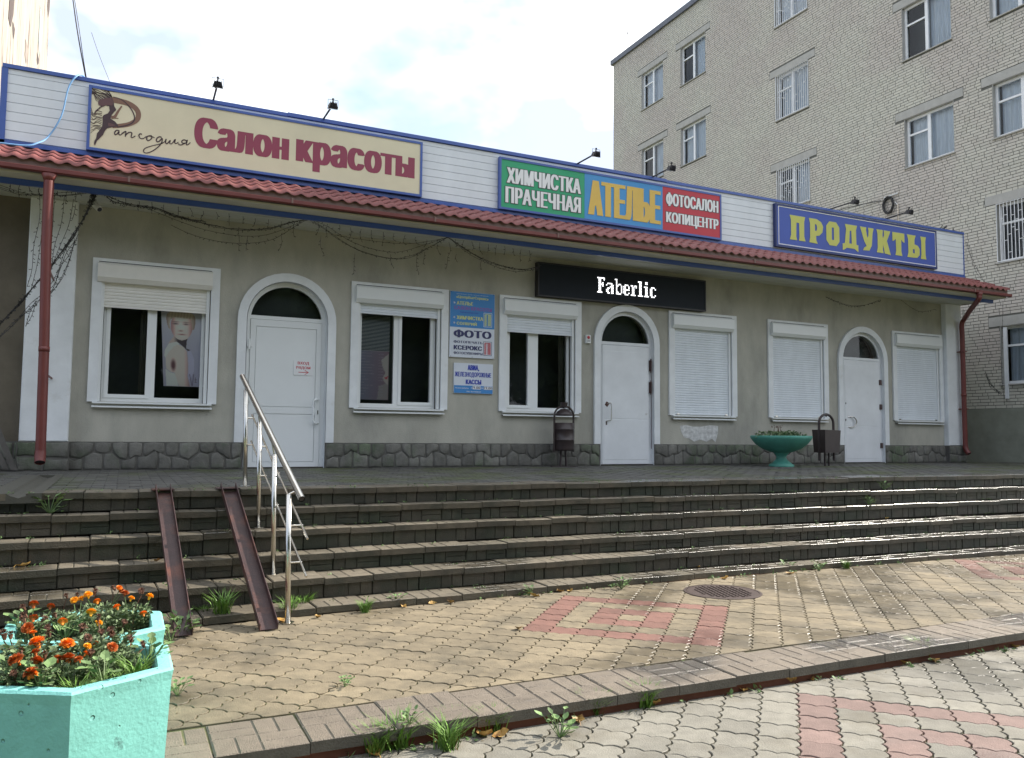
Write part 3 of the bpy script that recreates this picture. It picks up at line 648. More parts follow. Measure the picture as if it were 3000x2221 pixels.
# canopy of metal tile: rows of waves
RP = .187; RL, RR = -3.1, 16.35
cn = MB(); cn.smooth = False
xs = np.arange(RL, RR+.001, RP/8); n = len(xs); rows = 3; Y0, Z0, Y1, Z1 = PY-.0, 4.055, -1.27, 3.775
def wave(x): 
    t = (x/RP) % 1.; return .034*(.5+.5*math.cos(2*math.pi*t))**1.4
for r_ in range(rows):
    ya = Y0+(Y1-Y0)*r_/rows; yb = Y0+(Y1-Y0)*(r_+1)/rows; za = Z0+(Z1-Z0)*r_/rows; zb = Z0+(Z1-Z0)*(r_+1)/rows
    L0 = len(cn.v); vs = []
    for x in xs:
        wv = wave(x); h0, h1 = 15.62+.70*r_/rows, 15.62+.70*(r_+1)/rows; vs += [(min(x, h0), ya, za+wv-.012), (min(x, h1), yb-.012, zb+wv+.012), (min(x, h1), yb-.012, zb+wv-(.030 if r_ == rows-1 else .010))]
    fs = []
    for k in range(n-1):
        a = 3*k; fs += [(a+1, a+4, a+3, a), (a+2, a+5, a+4, a+1)]
    cn.smooth = True; cn.add(vs, fs)
# right hip
hx = MB(); hx.add([(15.61, -.735, 4.062), (16.335, -1.283, 3.785), (16.335, 1.5, 3.785), (15.61, 1.5, 4.062)], [(0, 1, 2, 3)])
can = cn.obj('canopy_roof', m_roof, shop); hx.obj('hip_sheet', m_roof, can)
fa = MB(); fa.box(RL, 16.30, -1.235, -1.20, 3.655, 3.775); fa.box(16.27, 16.30, -1.20, .8, 3.60, 3.78); fa.obj('brown_fascia', m_brown, shop)
gu = MB(); gy, gz = -1.29, 3.665
prof = [(-1.240, 3.668), (-1.240, 3.628), (-1.256, 3.616), (-1.300, 3.616), (-1.316, 3.628), (-1.316, 3.672), (-1.310, 3.676), (-1.310, 3.630)]
gu.add([(RL, y, z) for y, z in prof]+[(16.33, y, z) for y, z in prof], [(i, i+1, 9+i, 8+i)[::-1] for i in range(7)]); gut = gu.obj('gutter', m_red, shop)
x = -2.0+.0
for x in (-1.0, 1.0, 3.05, 5.1, 7.1, 9.1, 11.1, 13.1, 15.1):
    b_ = MB(); b_.box(x-.012, x+.012, -1.325, -1.205, 3.690, 3.696); b_.box(x-.012, x+.012, -1.325, -1.318, 3.625, 3.69); b_.obj('gutter_bracket', m_brown, gut)
so = MB(); so.box(RL, 16.27, -1.20, -.93, 3.60, 3.62); so.obj('eave_strip', m_cream, shop)
bt = MB(); bt.box(RL, 16.27, -.93, -.885, 3.53, 3.60); bt.obj('blue_eave_trim', m_blue, shop)
for k in range(5):
    s_ = MB(); y0 = -.885+k*.177; s_.box(RL, 16.27, y0+.003, min(y0+.174, -.002), 3.60+.004*(k % 2), 3.625); s_.obj('soffit_board', m_soffit, shop)
# downpipes
def downpipe(x, ytop, z0, name='downpipe'):
    p = MB(); p.smooth = True; xo = onY(2869, 861, -1.28)[0]
    p.tube([(xo, -1.28, 3.63), (xo, -1.28, 3.54)], [.07, .052], 14); p.tube(smooth([(xo, -1.28, 3.55), (xo+.02, -1.24, 3.48), (xo+(x-xo)*.5, -.75, 3.36), (x-.02, -.30, 3.25), (x, -.22, 3.14), (x, -.22, 2.9), (x, -.22, 2.6), (x, -.22, 1.5), (x, -.22, .35)], 4), .052, 14, cap=False)
    p.tube([(x, -.22, .36), (x, -.24, .28), (x, -.30, .20)], [.058, .058, .056], 14, cap=False); p.tube([(x, -.22, 1.5), (x, -.22, 1.56)], .059, 14)
    o = p.obj(name, m_red, shop); q = MB(); q.tube([(x, -.238, .285), (x, -.29, .215)], .05, 12); q.obj('pipe_mouth', m_black, o)
    for z in (2.5, 1.2):
        c_ = MB(); c_.box(x-.064, x+.064, -.285, -.10, z, z+.02); c_.obj('pipe_clamp', m_red, o)
    return o
p = MB(); p.smooth = True
p.tube([(-1.866, -1.285, 3.60), (-1.866, -1.285, 3.52)], [.085, .056], 14); p.tube([(-1.866, -1.285, 3.54), (-1.862, -1.285, 2.8), (-1.83, -1.285, 1.5), (-1.814, -1.285, .27)], .056, 16, cap=False)
p.tube([(-1.830, -1.285, 1.52), (-1.829, -1.285, 1.46)], .060, 16); p.tube([(-1.814, -1.285, .28), (-1.814, -1.30, .21), (-1.812, -1.335, .15)], [.060, .060, .056], 16, cap=False)
ldp = p.obj('downpipe', m_red, shop); q = MB(); q.tube([(-1.814, -1.29, .25), (-1.812, -1.33, .158)], .052, 12); q.obj('pipe_mouth', m_black, ldp)
q = MB(); q.box(-1.86, -1.84, -1.25, -.10, 2.5, 2.52); q.box(-1.83, -1.81, -1.25, -.12, 1.2, 1.22); q.obj('pipe_clamp', m_red, ldp)
downpipe(16.20, 0, 0)
cc = MB(); cc.tube(smooth([(16.36, -.15, 3.5), (16.37, -.14, 2.4), (16.385, -.13, 1.2), (16.40, -.12, .38)], 4), .012, 6); cc.obj('white_conduit', m_white, shop)

# ------------------------------------------------------------------ signs on the parapet
SY = -.80
def signbox(name, x0, x1, z0, z1, mface, mframe, label, fw=.035, y=SY, d=.06):
    o = thing(name, ((x0+x1)/2, y+d, z0), label, 'sign')
    b_ = MB(); b_.box(x0+fw, x1-fw, y+.004, y+d, z0+fw, z1-fw); b_.obj('sign_face', mface, o)
    f = MB(); f.prism([[(x0, z0), (x1, z0), (x1, z1), (x0, z1)], [(x0+fw, z0+fw), (x0+fw, z1-fw), (x1-fw, z1-fw), (x1-fw, z0+fw)]], y-.006, y+d); f.obj('sign_frame', mframe, o); return o
c_beige = flat('beige_sign', (.72, .645, .46)); c_maroon = flat('maroon_print', (.28, .045, .085)); c_br = flat('brown_print', (.22, .115, .075)); c_db = flat('dark_brown_print', (.06, .03, .035)); c_mid = flat('mid_brown_print', (.13, .06, .06))
S1 = signbox('salon_sign', -1.513, 3.015, 4.125, 4.975, c_beige, m_blue, 'long cream sign with maroon salon lettering and a dancer emblem')
FY = SY+.002
def PS(x, y): q = onY(240+x/3.382, 240+y/3.382, FY); return (q[0], q[2])
text('Салон', -.235, 1.025, 4.375, 4.795, FY, c_maroon, S1, smear=.07, n=6)
text('красоты', 1.12, 2.895, 4.272, 4.715, FY, c_maroon, S1, smear=.07, n=6)
# emblem: ring of the initial, dancer, hair and script
em = MB(); ribbon(em, smooth([(*PS(300, 175), 0), (*PS(420, 195), 0), (*PS(520, 245), 0), (*PS(562, 310), 0), (*PS(540, 385), 0), (*PS(450, 425), 0), (*PS(350, 430), 0), (*PS(290, 445), 0)], 6), 0, FY) if False else None
def rb(mb, pts, w0, w1=None, k=6, Y=FY-.001):
    P = smooth([(*PS(*p), 0) for p in pts], k); n_ = len(P); w1 = w0 if w1 is None else w1
    P = [(p.x, 0, p.y) for p in P]; ribbon(mb, P, [w0+(w1-w0)*i/(n_-1) for i in range(n_)], Y)
rb(em, [(285, 175), (370, 190), (460, 215), (530, 260), (560, 315), (545, 375), (480, 415), (400, 432), (300, 440)], .075, .05)
rb(em, [(395, 240), (360, 290), (325, 345), (290, 350)], .015, .045, Y=FY-.0015); rb(em, [(290, 358), (362, 362)], .012, .01)
em.obj('emblem_ring', c_br, S1)
hair = MB()
rb(hair, [(310, 150), (390, 175), (460, 235), (505, 300), (522, 360), (500, 405), (440, 432), (350, 450)], .012, .018, Y=FY-.002)
for k in range(15):
    a = k/14; sx_, sy_ = 285-70*a, 155+55*a
    rb(hair, [(sx_, sy_), (sx_-40-30*a, sy_-40+10*a+random.uniform(-8, 8)), (150-30*a, 90+35*a+random.uniform(-14, 14)), (102-6*a, 60+60*a+random.uniform(-10, 10))], .008, .004, Y=FY-.0022)
for k in range(12):
    a = k/11; rb(hair, [(200-10*a, 300+190*a), (150, 290+180*a+random.uniform(-10, 10)), (115, 310+160*a+random.uniform(-16, 16)), (86, 250+250*a+random.uniform(-10, 10))], .008, .004, Y=FY-.0022)
for k in range(7): rb(hair, [(300, 155), (260+random.uniform(-20, 20), 110), (300-20*k, 70), (370-30*k, 95-6*k)], .006, .004, Y=FY-.0022)
rb(hair, [(150, 60), (240, 85), (330, 100), (368, 98)], .006); rb(hair, [(425, 95), (445, 110), (462, 108)], .007)
hair.obj('emblem_hair', c_db, S1)
dn = MB()
for Pp in ([(160, 215), (175, 180), (230, 165), (300, 160), (315, 200), (320, 240), (338, 270), (338, 282), (318, 300), (305, 318), (290, 335), (285, 365), (330, 395), (360, 430), (355, 445), (300, 450), (250, 460), (225, 490), (210, 525), (180, 555), (150, 585), (128, 632), (120, 612), (124, 585), (140, 560), (150, 510), (175, 480), (200, 440), (205, 400), (203, 350), (215, 330), (258, 312), (275, 285), (270, 240), (235, 235), (190, 255), (140, 300), (128, 322), (118, 312), (140, 280), (200, 232), (180, 238)],):
    dn.prism([[PS(*p) for p in Pp]], FY-.003, FY-.003, sides=False)
dn.obj('emblem_dancer', c_db, S1)
hd = MB(); hd.prism([[PS(*p) for p in [(165, 230), (160, 200), (190, 172), (250, 160), (300, 165), (312, 205), (300, 235), (250, 232), (200, 240)]]], FY-.0036, FY-.0036, sides=False)
hd.obj('emblem_head', c_mid, S1); hd = MB(); hd.prism([[PS(*p) for p in [(258, 405), (300, 415), (335, 432), (300, 440), (262, 440)]]], FY-.0036, FY-.0036, sides=False); hd.obj('emblem_knee', c_mid, S1)
sc_ = MB()
for st in ([(372, 487), (345, 480), (325, 500), (328, 522), (345, 520), (368, 492), (366, 520), (385, 525), (400, 510)],
           [(398, 512), (430, 492), (436, 500), (428, 545)], [(430, 530), (462, 503), (490, 502), (494, 515), (488, 545), (500, 552), (530, 535)],
           [(595, 520), (575, 515), (565, 535), (580, 560), (610, 560), (640, 540)],
           [(665, 535), (645, 545), (645, 575), (665, 580), (690, 560), (690, 535), (665, 535), (700, 545), (720, 555)],
           [(790, 550), (765, 545), (740, 565), (742, 590), (765, 590), (795, 560), (790, 600), (760, 640), (700, 685), (640, 705), (610, 690), (625, 660), (690, 635), (790, 610), (835, 580)],
           [(835, 565), (828, 600), (845, 612), (875, 580), (870, 608), (885, 615), (905, 595)],
           [(905, 600), (925, 570), (920, 605), (940, 610), (955, 595)],
           [(1045, 590), (1015, 575), (992, 585), (995, 605), (1030, 605), (1045, 575), (1035, 622), (1050, 622), (1075, 600)], [(1020, 606), (985, 625), (960, 620), (962, 610)]):
    rb(sc_, st, .016, .011, Y=FY-.002)
sc_.obj('lettering', c_db, S1)

c_green = flat('green_sign', (.03, .36, .17)); c_sky = flat('sky_blue_sign', (.06, .29, .62)); c_rd = flat('red_sign', (.52, .035, .055)); c_wp = flat('white_print', (.80, .80, .80)); c_ye = flat('ochre_print', (.72, .48, .10))
S2 = signbox('dry_cleaning_sign', 4.309, 8.790, 4.118, 4.965, c_green, m_blue, 'green, blue and red sign naming dry cleaning, tailor and photo salon')
pb_ = MB(); pb_.box(5.885, 7.481, SY+.002, SY+.05, 4.154, 4.930); pb_.obj('blue_panel', c_sky, S2)
pb_ = MB(); pb_.box(7.482, 8.755, SY+.001, SY+.05, 4.154, 4.930); pb_.obj('red_panel', c_rd, S2)
FY2 = SY-.001; c_dg = flat('dark_outline_print', (.05, .07, .07))
def txt2(s, a, b, c, d, m_, P_, sm, out=True):
    if out: text(s, a-.012, b+.012, c-.010, d+.010, FY2, c_dg, P_, smear=sm+.024, name='lettering_outline', n=5)
    text(s, a, b, c, d, FY2-.003, m_, P_, smear=sm, n=4)
txt2('ХИМЧИСТКА', 4.436, 5.812, 4.555, 4.815, c_wp, S2, .032)
txt2('ПРАЧЕЧНАЯ', 4.417, 5.812, 4.235, 4.495, c_wp, S2, .032)
txt2('АТЕЛЬЕ', 5.95, 7.435, 4.24, 4.83, c_ye, S2, .085, False)
txt2('ФОТОСАЛОН', 7.55, 8.72, 4.60, 4.84, c_wp, S2, .028)
txt2('КОПИЦЕНТР', 7.55, 8.72, 4.262, 4.492, c_wp, S2, .028)
c_vio = flat('violet_blue_sign', (.045, .09, .40)); c_yg = flat('yellow_green_print', (.55, .55, .12))
S3 = signbox('groceries_sign', 10.09, 14.632, 4.15, 4.985, c_vio, flat('dark_blue_frame', (.02, .035, .14)), 'blue violet sign reading groceries in big yellow letters at the far end')
bo = MB(); bo.prism([[(10.165, 4.20), (14.60, 4.20), (14.60, 4.945), (10.165, 4.945)], [(10.182, 4.215), (10.182, 4.93), (14.583, 4.93), (14.583, 4.215)]], SY-.0005, SY-.0005, sides=False); bo.obj('white_border', c_wp, S3)
GL = {'П': [[(0, 10), (10, 10), (9.3, 8), (9.2, 2), (10, 0), (5.8, 0), (6.1, 1.5), (6.0, 7.2), (4.3, 7.2), (4.1, 1.5), (4.6, 0), (0, 0), (.8, 2), (.8, 8)]],
      'Р': [[(0, 10), (5.5, 10), (8.6, 9), (10, 7.2), (9.4, 4.8), (7.2, 3.3), (4.9, 3.0), (5, 1.2), (6, -.2), (0, 0), (.7, 2), (.7, 8)], [(4.2, 7.9), (5.3, 7.6), (5.7, 6.4), (5.3, 5.2), (4.2, 5.0)]],
      'О': [[(2.4, 10), (7.6, 10), (10, 8), (10, 2), (7.6, 0), (2.4, 0), (0, 2), (0, 8)], [(4.2, 7.6), (5.8, 7.6), (5.8, 2.4), (4.2, 2.4)]],
      'Д': [[(1.6, 10), (9.4, 10), (8.7, 8), (8.8, 1.8), (10, 1.8), (10, -1.2), (8.8, -.7), (7.6, 0), (2.6, 0), (1.4, -.7), (0, -1.2), (0, 1.6), (1.4, 1.9), (2.3, 8)], [(4.7, 7.5), (5.6, 7.5), (5.8, 2.0), (4.2, 2.0)]],
      'У': [[(0, 10), (4.7, 10), (4.4, 8.8), (5.3, 5.6), (6.0, 6.4), (6.2, 8.8), (5.8, 10), (10, 10), (9.2, 8), (8.4, 2.5), (6.6, .2), (2, 0), (2.8, 1.2), (4.6, 2.0), (2.8, 4.2), (1.1, 7.8)]],
      'К': [[(0, 10), (4.7, 10), (4.3, 8), (4.5, 6.4), (5.4, 8), (5.2, 10), (10, 10), (9, 8.2), (7.4, 5.6), (8.8, 2.4), (10, -.4), (5.6, 0), (5.2, 1.8), (4.6, 3.8), (4.4, 1.5), (4.9, 0), (0, 0), (.7, 2), (.7, 8)]],
      'Т': [[(0, 10), (10, 10), (10, 6), (8.6, 6.2), (7.4, 7.2), (7.2, 2), (8.0, 0), (2.2, 0), (2.9, 2), (2.7, 7.2), (1.3, 6.2), (0, 6)]],
      'Ы': [[(0, 10), (4.6, 10), (3.9, 8), (3.9, 6), (5.6, 5.6), (6.5, 4.4), (6.5, 1.6), (5.2, .2), (3, 0), (0, 0), (.6, 2), (.6, 8)], [(3.0, 3.8), (3.9, 3.8), (3.9, 2.0), (3.0, 2.0)]]}
lt = MB()
for chx, (a, b) in zip('ПРОДУКТ', ((10.451, 10.855), (10.949, 11.327), (11.408, 11.764), (11.848, 12.285), (12.338, 12.732), (12.809, 13.219), (13.275, 13.637))):
    lt.prism([[(a+(b-a)*u/10, 4.325+.048*v) for u, v in l] for l in GL[chx]], SY-.001, SY-.001, sides=False)
a, b = 13.712, 14.30
lt.prism([[(a+(b-a)*u/10, 4.325+.048*v) for u, v in l] for l in GL['Ы']], SY-.001, SY-.001, sides=False)
lt.prism([[(a+(b-a)*u/10, 4.325+.048*v) for u, v in [(7, 10), (10, 10), (9.6, 8), (9.6, 2), (10, 0), (7, 0), (7.4, 2), (7.4, 8)]]], SY-.001, SY-.001, sides=False)
lt.obj('lettering', c_yg, S3)

# LED board
LB = thing('led_board', (7.17, -.06, 2.92), 'long black electronic board with lit white lettering above middle door', 'led sign')
b_ = MB(); b_.box(5.378, 8.962, -.12, -.01, 2.917, 3.49); b_.obj('board_face', m_led, LB)
b_ = MB(); b_.prism([[(5.368, 2.907), (8.972, 2.907), (8.972, 3.50), (5.368, 3.50)], [(5.392, 2.931), (5.392, 3.476), (8.948, 3.476), (8.948, 2.931)]], -.128, -.008); b_.obj('board_frame', m_black, LB)
FAB = ['.111111........11.................111...11.......', '..11..1.........1..................11...11.......', '..11............1..................11............', '..11.1...1111...1.11...111..11.11..11..111...111.', '..1111..1...11..11..1.11..1..11.1..11...11..11..1', '..11.1.....111..1...1.11..1..11....11...11..11...', '..11.....11.11..1...1.11111..11....11...11..11...', '..11....11..11..1...1.11.....11....11...11..11...', '..11....11..11..11..1.11..1..11....11...11..11..1', '.1111....11.11..1111...111..1111..1111.1111..111.']
dots = MB()
for r_, row in enumerate(FAB):
    for c_, chx in enumerate(row):
        if chx == '1':
            x = 6.53+c_*0.0263; z = 3.335-r_*.0285; dots.add([(x, -.1215, z-.0095), (x+.023, -.1215, z-.0095), (x+.023, -.1215, z+.0095), (x, -.1215, z+.0095)], [(0, 1, 2, 3)])
dots.obj('lit_dots', m_ledon, LB, kind='stuff')

# notice boards
BY = -.03; c_nb = flat('notice_blue', (.05, .24, .58)); c_nw = flat('notice_white', (.66, .70, .78)); c_nv = flat('navy_print', (.035, .04, .13)); c_yp = flat('pale_yellow_print', (.62, .66, .25)); c_pp = flat('purple_print', (.26, .12, .42)); c_ab = flat('blue_print', (.035, .06, .42)); c_rp = flat('red_print', (.55, .06, .08))
N1 = thing('services_board', (4.2, -.01, 1.79), 'tall board with blue upper half of services and white photo half below', 'notice board')
b_ = MB(); b_.box(3.80, 4.60, BY, 0, 1.789, 2.876); b_.obj('board_panel', c_nw, N1)
b_ = MB(); b_.box(3.803, 4.597, BY-.002, BY, 2.285, 2.873); b_.obj('blue_field', c_nb, N1)
TY = BY-.0035
text('«ЦентрБытСервис»', 3.905, 4.485, 2.755, 2.81, TY, c_yp, N1, smear=.006)
text('организация обслуживания населения', 3.91, 4.48, 2.828, 2.842, TY, c_wp, N1)
text('АТЕЛЬЕ', 3.912, 4.206, 2.655, 2.715, TY, c_yp, N1, smear=.008); text('САЛОН КРАСОТЫ', 3.87, 4.545, 2.575, 2.635, TY, c_pp, N1, smear=.010)
text('парикмахерская', 3.98, 4.30, 2.515, 2.545, TY, c_ab, N1); text('ХИМЧИСТКА', 3.916, 4.391, 2.415, 2.475, TY, c_yp, N1, smear=.008); text('СОЛЯРИЙ', 3.918, 4.277, 2.325, 2.385, TY, c_yp, N1, smear=.008)
ic = MB()
for z in (2.685, 2.445, 2.355):
    for k in range(5):
        a = k*1.2566; ic.prism([[(3.875+.006*math.cos(a+1.5), z+.006*math.sin(a+1.5)), (3.875+.026*math.cos(a), z+.026*math.sin(a)), (3.875+.006*math.cos(a-1.5), z+.006*math.sin(a-1.5))]], TY, TY, sides=False)
ic.obj('bullet_mark', c_wp, N1)
for (z0, z1, ca, cb) in ((2.315, 2.552, c_yp, c_wp), (1.838, 2.072, c_rp, c_nv)):
    k_ = MB(); k_.prism([[(4.40, z0), (4.552, z0), (4.552, z1), (4.40, z1)], [(4.406, z0+.006), (4.406, z1-.006), (4.546, z1-.006), (4.546, z0+.006)]], TY, TY, sides=False); k_.obj('schedule_frame', cb, N1)
    k_ = MB()
    for r_ in range(11):
        z = z0+.02+r_*(z1-z0-.065)/10
        k_.add([(4.415, TY, z), (4.455, TY, z), (4.455, TY, z+.011), (4.415, TY, z+.011)], [(0, 1, 2, 3)]); k_.add([(4.475, TY, z), (4.535, TY, z), (4.535, TY, z+.012), (4.475, TY, z+.012)], [(0, 1, 2, 3)])
    k_.add([(4.425, TY, z1-.03), (4.53, TY, z1-.03), (4.53, TY, z1-.02), (4.425, TY, z1-.02)], [(0, 1, 2, 3)]); k_.obj('schedule_rows', ca, N1)
text('ФОТО', 3.867, 4.545, 2.115, 2.245, TY, c_nv, N1, smear=.030); text('ФОТОПЕЧАТЬ', 3.869, 4.384, 2.022, 2.066, TY, c_nv, N1, smear=.005); text('КСЕРОКС', 3.871, 4.378, 1.915, 1.985, TY, c_nv, N1, smear=.016); text('ФОТОСУВЕНИРЫ', 3.872, 4.387, 1.838, 1.882, TY, c_nv, N1, smear=.005)
sc1 = MB()
for x in (3.82, 4.2, 4.58):
    for z in (1.80, 2.865): sc1.add([(x-.005, TY, z-.005), (x+.005, TY, z-.005), (x+.005, TY, z+.005), (x-.005, TY, z+.005)], [(0, 1, 2, 3)])
sc1.obj('screw_head', m_black, N1)
N2 = thing('ticket_board', (4.23, -.01, 1.2), 'small white board with blue ticket office lettering and blue bottom band', 'notice board')
b_ = MB(); b_.box(3.886, 4.58, BY, 0, 1.201, 1.696); b_.obj('board_panel', c_nw, N2); b_ = MB(); b_.box(3.889, 4.577, BY-.002, BY, 1.204, 1.328); b_.obj('blue_band', c_nb, N2)
text('АВИА,', 4.122, 4.33, 1.57, 1.67, TY, c_ab, N2, smear=.012); text('ЖЕЛЕЗНОДОРОЖНЫЕ', 3.899, 4.548, 1.46, 1.55, TY, c_ab, N2, smear=.006); text('КАССЫ', 4.092, 4.371, 1.352, 1.428, TY, c_ab, N2, smear=.013)
text('Режим работы:', 3.91, 4.15, 1.268, 1.298, TY, c_wp, N2); text('с', 4.185, 4.21, 1.278, 1.302, TY, c_wp, N2); text('до', 4.365, 4.41, 1.275, 1.305, TY, c_wp, N2)
b_ = MB(); b_.add([(4.218, TY, 1.27), (4.358, TY, 1.27), (4.358, TY, 1.323), (4.218, TY, 1.323)], [(0, 1, 2, 3)]); b_.add([(4.418, TY, 1.27), (4.571, TY, 1.27), (4.571, TY, 1.323), (4.418, TY, 1.323)], [(0, 1, 2, 3)]); b_.obj('time_patch', c_wp, N2)
text('9.00', 4.227, 4.35, 1.277, 1.317, TY-.001, c_nv, N2, smear=.003); text('19.00', 4.423, 4.567, 1.277, 1.317, TY-.001, c_nv, N2, smear=.003); text('без выходных', 4.11, 4.37, 1.217, 1.243, TY, c_wp, N2)
N3 = thing('door_notice', (1.48, .06, 1.39), 'small white notice with red words and an arrow on the left door', 'notice')
NY = .0635; b_ = MB(); b_.box(1.335, 1.622, NY, .068, 1.395, 1.612); b_.obj('paper', flat('paper_white', (.80, .80, .82)), N3)
text('ВХОД', 1.39, 1.563, 1.55, 1.60, NY-.001, c_rp, N3, smear=.005); text('РЯДОМ', 1.369, 1.583, 1.483, 1.530, NY-.001, c_rp, N3, smear=.005)
ar = MB(); ribbon(ar, [(1.405, 0, 1.44), (1.553, 0, 1.44)], .010, NY-.001); ribbon(ar, [(1.50, 0, 1.472), (1.556, 0, 1.44), (1.50, 0, 1.408)], .010, NY-.0014); ar.obj('arrow', c_rp, N3)

# alarm box beside the middle door
AB = thing('alarm_box', (6.42, 0, 2.16), 'small white alarm box with red lamp left of the middle door', 'alarm box')
b_ = MB(); b_.bevbox(6.375, 6.472, -.05, 0, 2.158, 2.305, .008); b_.obj('housing', m_pvc, AB)
b_ = MB(); b_.lathe([(0, .02), (.02, .018), (.03, .0)], (0, 0, 0), 12); b_.v = [(6.422+x, -.05-z, 2.262+y) for x, y, z in b_.v]; b_.obj('lamp', c_rp, AB)
b_ = MB(); [b_.box(6.39, 6.455, -.052, -.05, 2.185+.014*k, 2.190+.014*k) for k in range(3)]; b_.obj('grille', m_black, AB)

# poster of a woman in the left window (flat print painted per vertex)
def painted(name, x0, x1, z0, z1, Y, nx, nz_, fn, parent, rough=.6, tl=0.):
    vs = []; cols = []
    for j in range(nz_+1):
        for i in range(nx+1):
            u, v = i/nx, j/nz_; vs.append((x0+(x1-x0)*u+tl*v*(1-u), Y, z0+(z1-z0)*v)); cols.append(fn(u, v))
    fs = [(j*(nx+1)+i, j*(nx+1)+i+1, (j+1)*(nx+1)+i+1, (j+1)*(nx+1)+i) for j in range(nz_) for i in range(nx)]
    mb = MB(); mb.add(vs, fs); o = mb.obj(name, vcolmat(name+'_print', rough), parent)
    at = o.data.color_attributes.new('print', 'FLOAT_COLOR', 'POINT')
    at.data.foreach_set('color', [c for q in cols for c in (*[min(.93, .95*(e/.4)**1.15) for e in q], 1.)]); return o
def sst(a, b, x): t = min(max((x-a)/(b-a), 0), 1); return t*t*(3-2*t)
def mixc(a, b, t): return tuple(p+(q-p)*t for p, q in zip(a, b))
def woman(u, v):
    # picture coordinates of the poster crop: x 185..960, y 60..1370
    x = 185+775*u+45*(0); y = 60+1310*(1-v)
    bgc = mixc((.34, .34, .37), (.27, .26, .33), sst(0, 1, v*.3+(1-v))); c = mixc(bgc, (.20, .19, .25), sst(.85, 1.0, v)*.6)
    skin = (.44, .36, .35); dark = (.10, .045, .06); hairc = (.33, .29, .25)
    # far shoulder and dress
    if inpoly([(215, 850), (230, 760), (300, 650), (400, 600), (500, 640), (430, 700), (320, 800), (240, 900)], x, y): c = (.46, .46, .47)
    # body, arm
    if inpoly([(235, 1000), (240, 900), (300, 790), (400, 690), (470, 660), (560, 690), (620, 770), (640, 900), (650, 1050), (640, 1200), (690, 1370), (480, 1370), (430, 1250), (400, 1140), (330, 1130), (250, 1080)], x, y):
        c = mixc(skin, (.22, .13, .14), sst(560, 690, x)*.75); d = math.hypot((x-375)/40, (y-1010)/85); c = mixc(dark, c, sst(.4, 1.7, d))
    if inpoly([(230, 1080), (330, 1140), (400, 1150), (440, 1260), (470, 1370), (240, 1370)], x, y): c = (.44, .48, .53)
    if inpoly([(640, 760), (700, 770), (760, 900), (760, 1100), (700, 1220), (660, 1250), (650, 1000)], x, y): c = (.32, .31, .40)
    # neck in shade
    if inpoly([(400, 510), (650, 500), (620, 600), (610, 720), (690, 745), (640, 765), (590, 720), (500, 650), (440, 610), (330, 640), (290, 650), (380, 540)], x, y): c = mixc((.06, .045, .06), (.36, .30, .29), sst(470, 380, x))
    # head
    fx, fy_ = (x-530)/190, (y-350)/235
    if fx*fx+fy_*fy_ < 1 or inpoly([(350, 380), (720, 380), (690, 480), (620, 560), (530, 590), (450, 560), (380, 480)], x, y):
        c = mixc(skin, (.26, .13, .14), max(sst(440, 350, x), sst(620, 720, x))*.8); c = mixc(c, (.48, .41, .40), math.exp(-((x-520)/70)**2-((y-330)/120)**2))
        for ex in (425, 605):
            c = mixc(c, (.05, .03, .05), .85*math.exp(-((x-ex)/48)**2-((y-308)/15)**2)); c = mixc(c, (.12, .08, .08), .8*math.exp(-((x-ex)/60)**2-((y-275+.10*abs(x-515)*0)/9)**2))
        c = mixc(c, (.16, .08, .09), .75*math.exp(-((x-515)/38)**2-((y-425)/13)**2)); c = mixc(c, (.17, .06, .08), .9*math.exp(-((x-533)/62)**2-((y-487)/11)**2)); c = mixc(c, (.52, .42, .42), .5*math.exp(-((x-533)/50)**2-((y-515)/14)**2))
    if inpoly([(265, 220), (280, 150), (350, 90), (450, 65), (600, 65), (700, 100), (760, 170), (770, 280), (750, 390), (720, 400), (700, 280), (690, 215), (560, 205), (400, 200), (340, 240), (320, 310), (330, 400), (300, 390), (275, 300)], x, y):
        c = mixc(hairc, (.16, .10, .10), max(sst(330, 270, x), sst(690, 760, x), .5*abs(math.sin(x*.06+y*.01)))*.7)
    if 665 < x < 770 and y > 1100:
        for x_, k in ((700, -.25), (745, .12)):
            c = mixc(c, (.10, .08, .14), .8*math.exp(-((x-(x_+(1250-y)*k))/9)**2)*sst(1370, 1340, y) if y > 1150 else 0)
    if 770 < x < 815 and 1210 < y < 1300 and (abs(x-785) < 6 or abs(y-1290) < 6 or abs(y-1250) < 5): c = (.16, .14, .18)
    if 870 < x < 930 and (abs(y-1260) < 4 or abs(y-1280) < 4): c = (.18, .17, .22)
    return c
PO = thing('woman_poster', (-.2, .12, 1.17), 'poster of short haired blonde woman looking over bare shoulder in left window', 'poster')
painted('poster_print', -.455, .085, 1.172, 2.28, .155, 110, 190, woman, PO, tl=-.07)
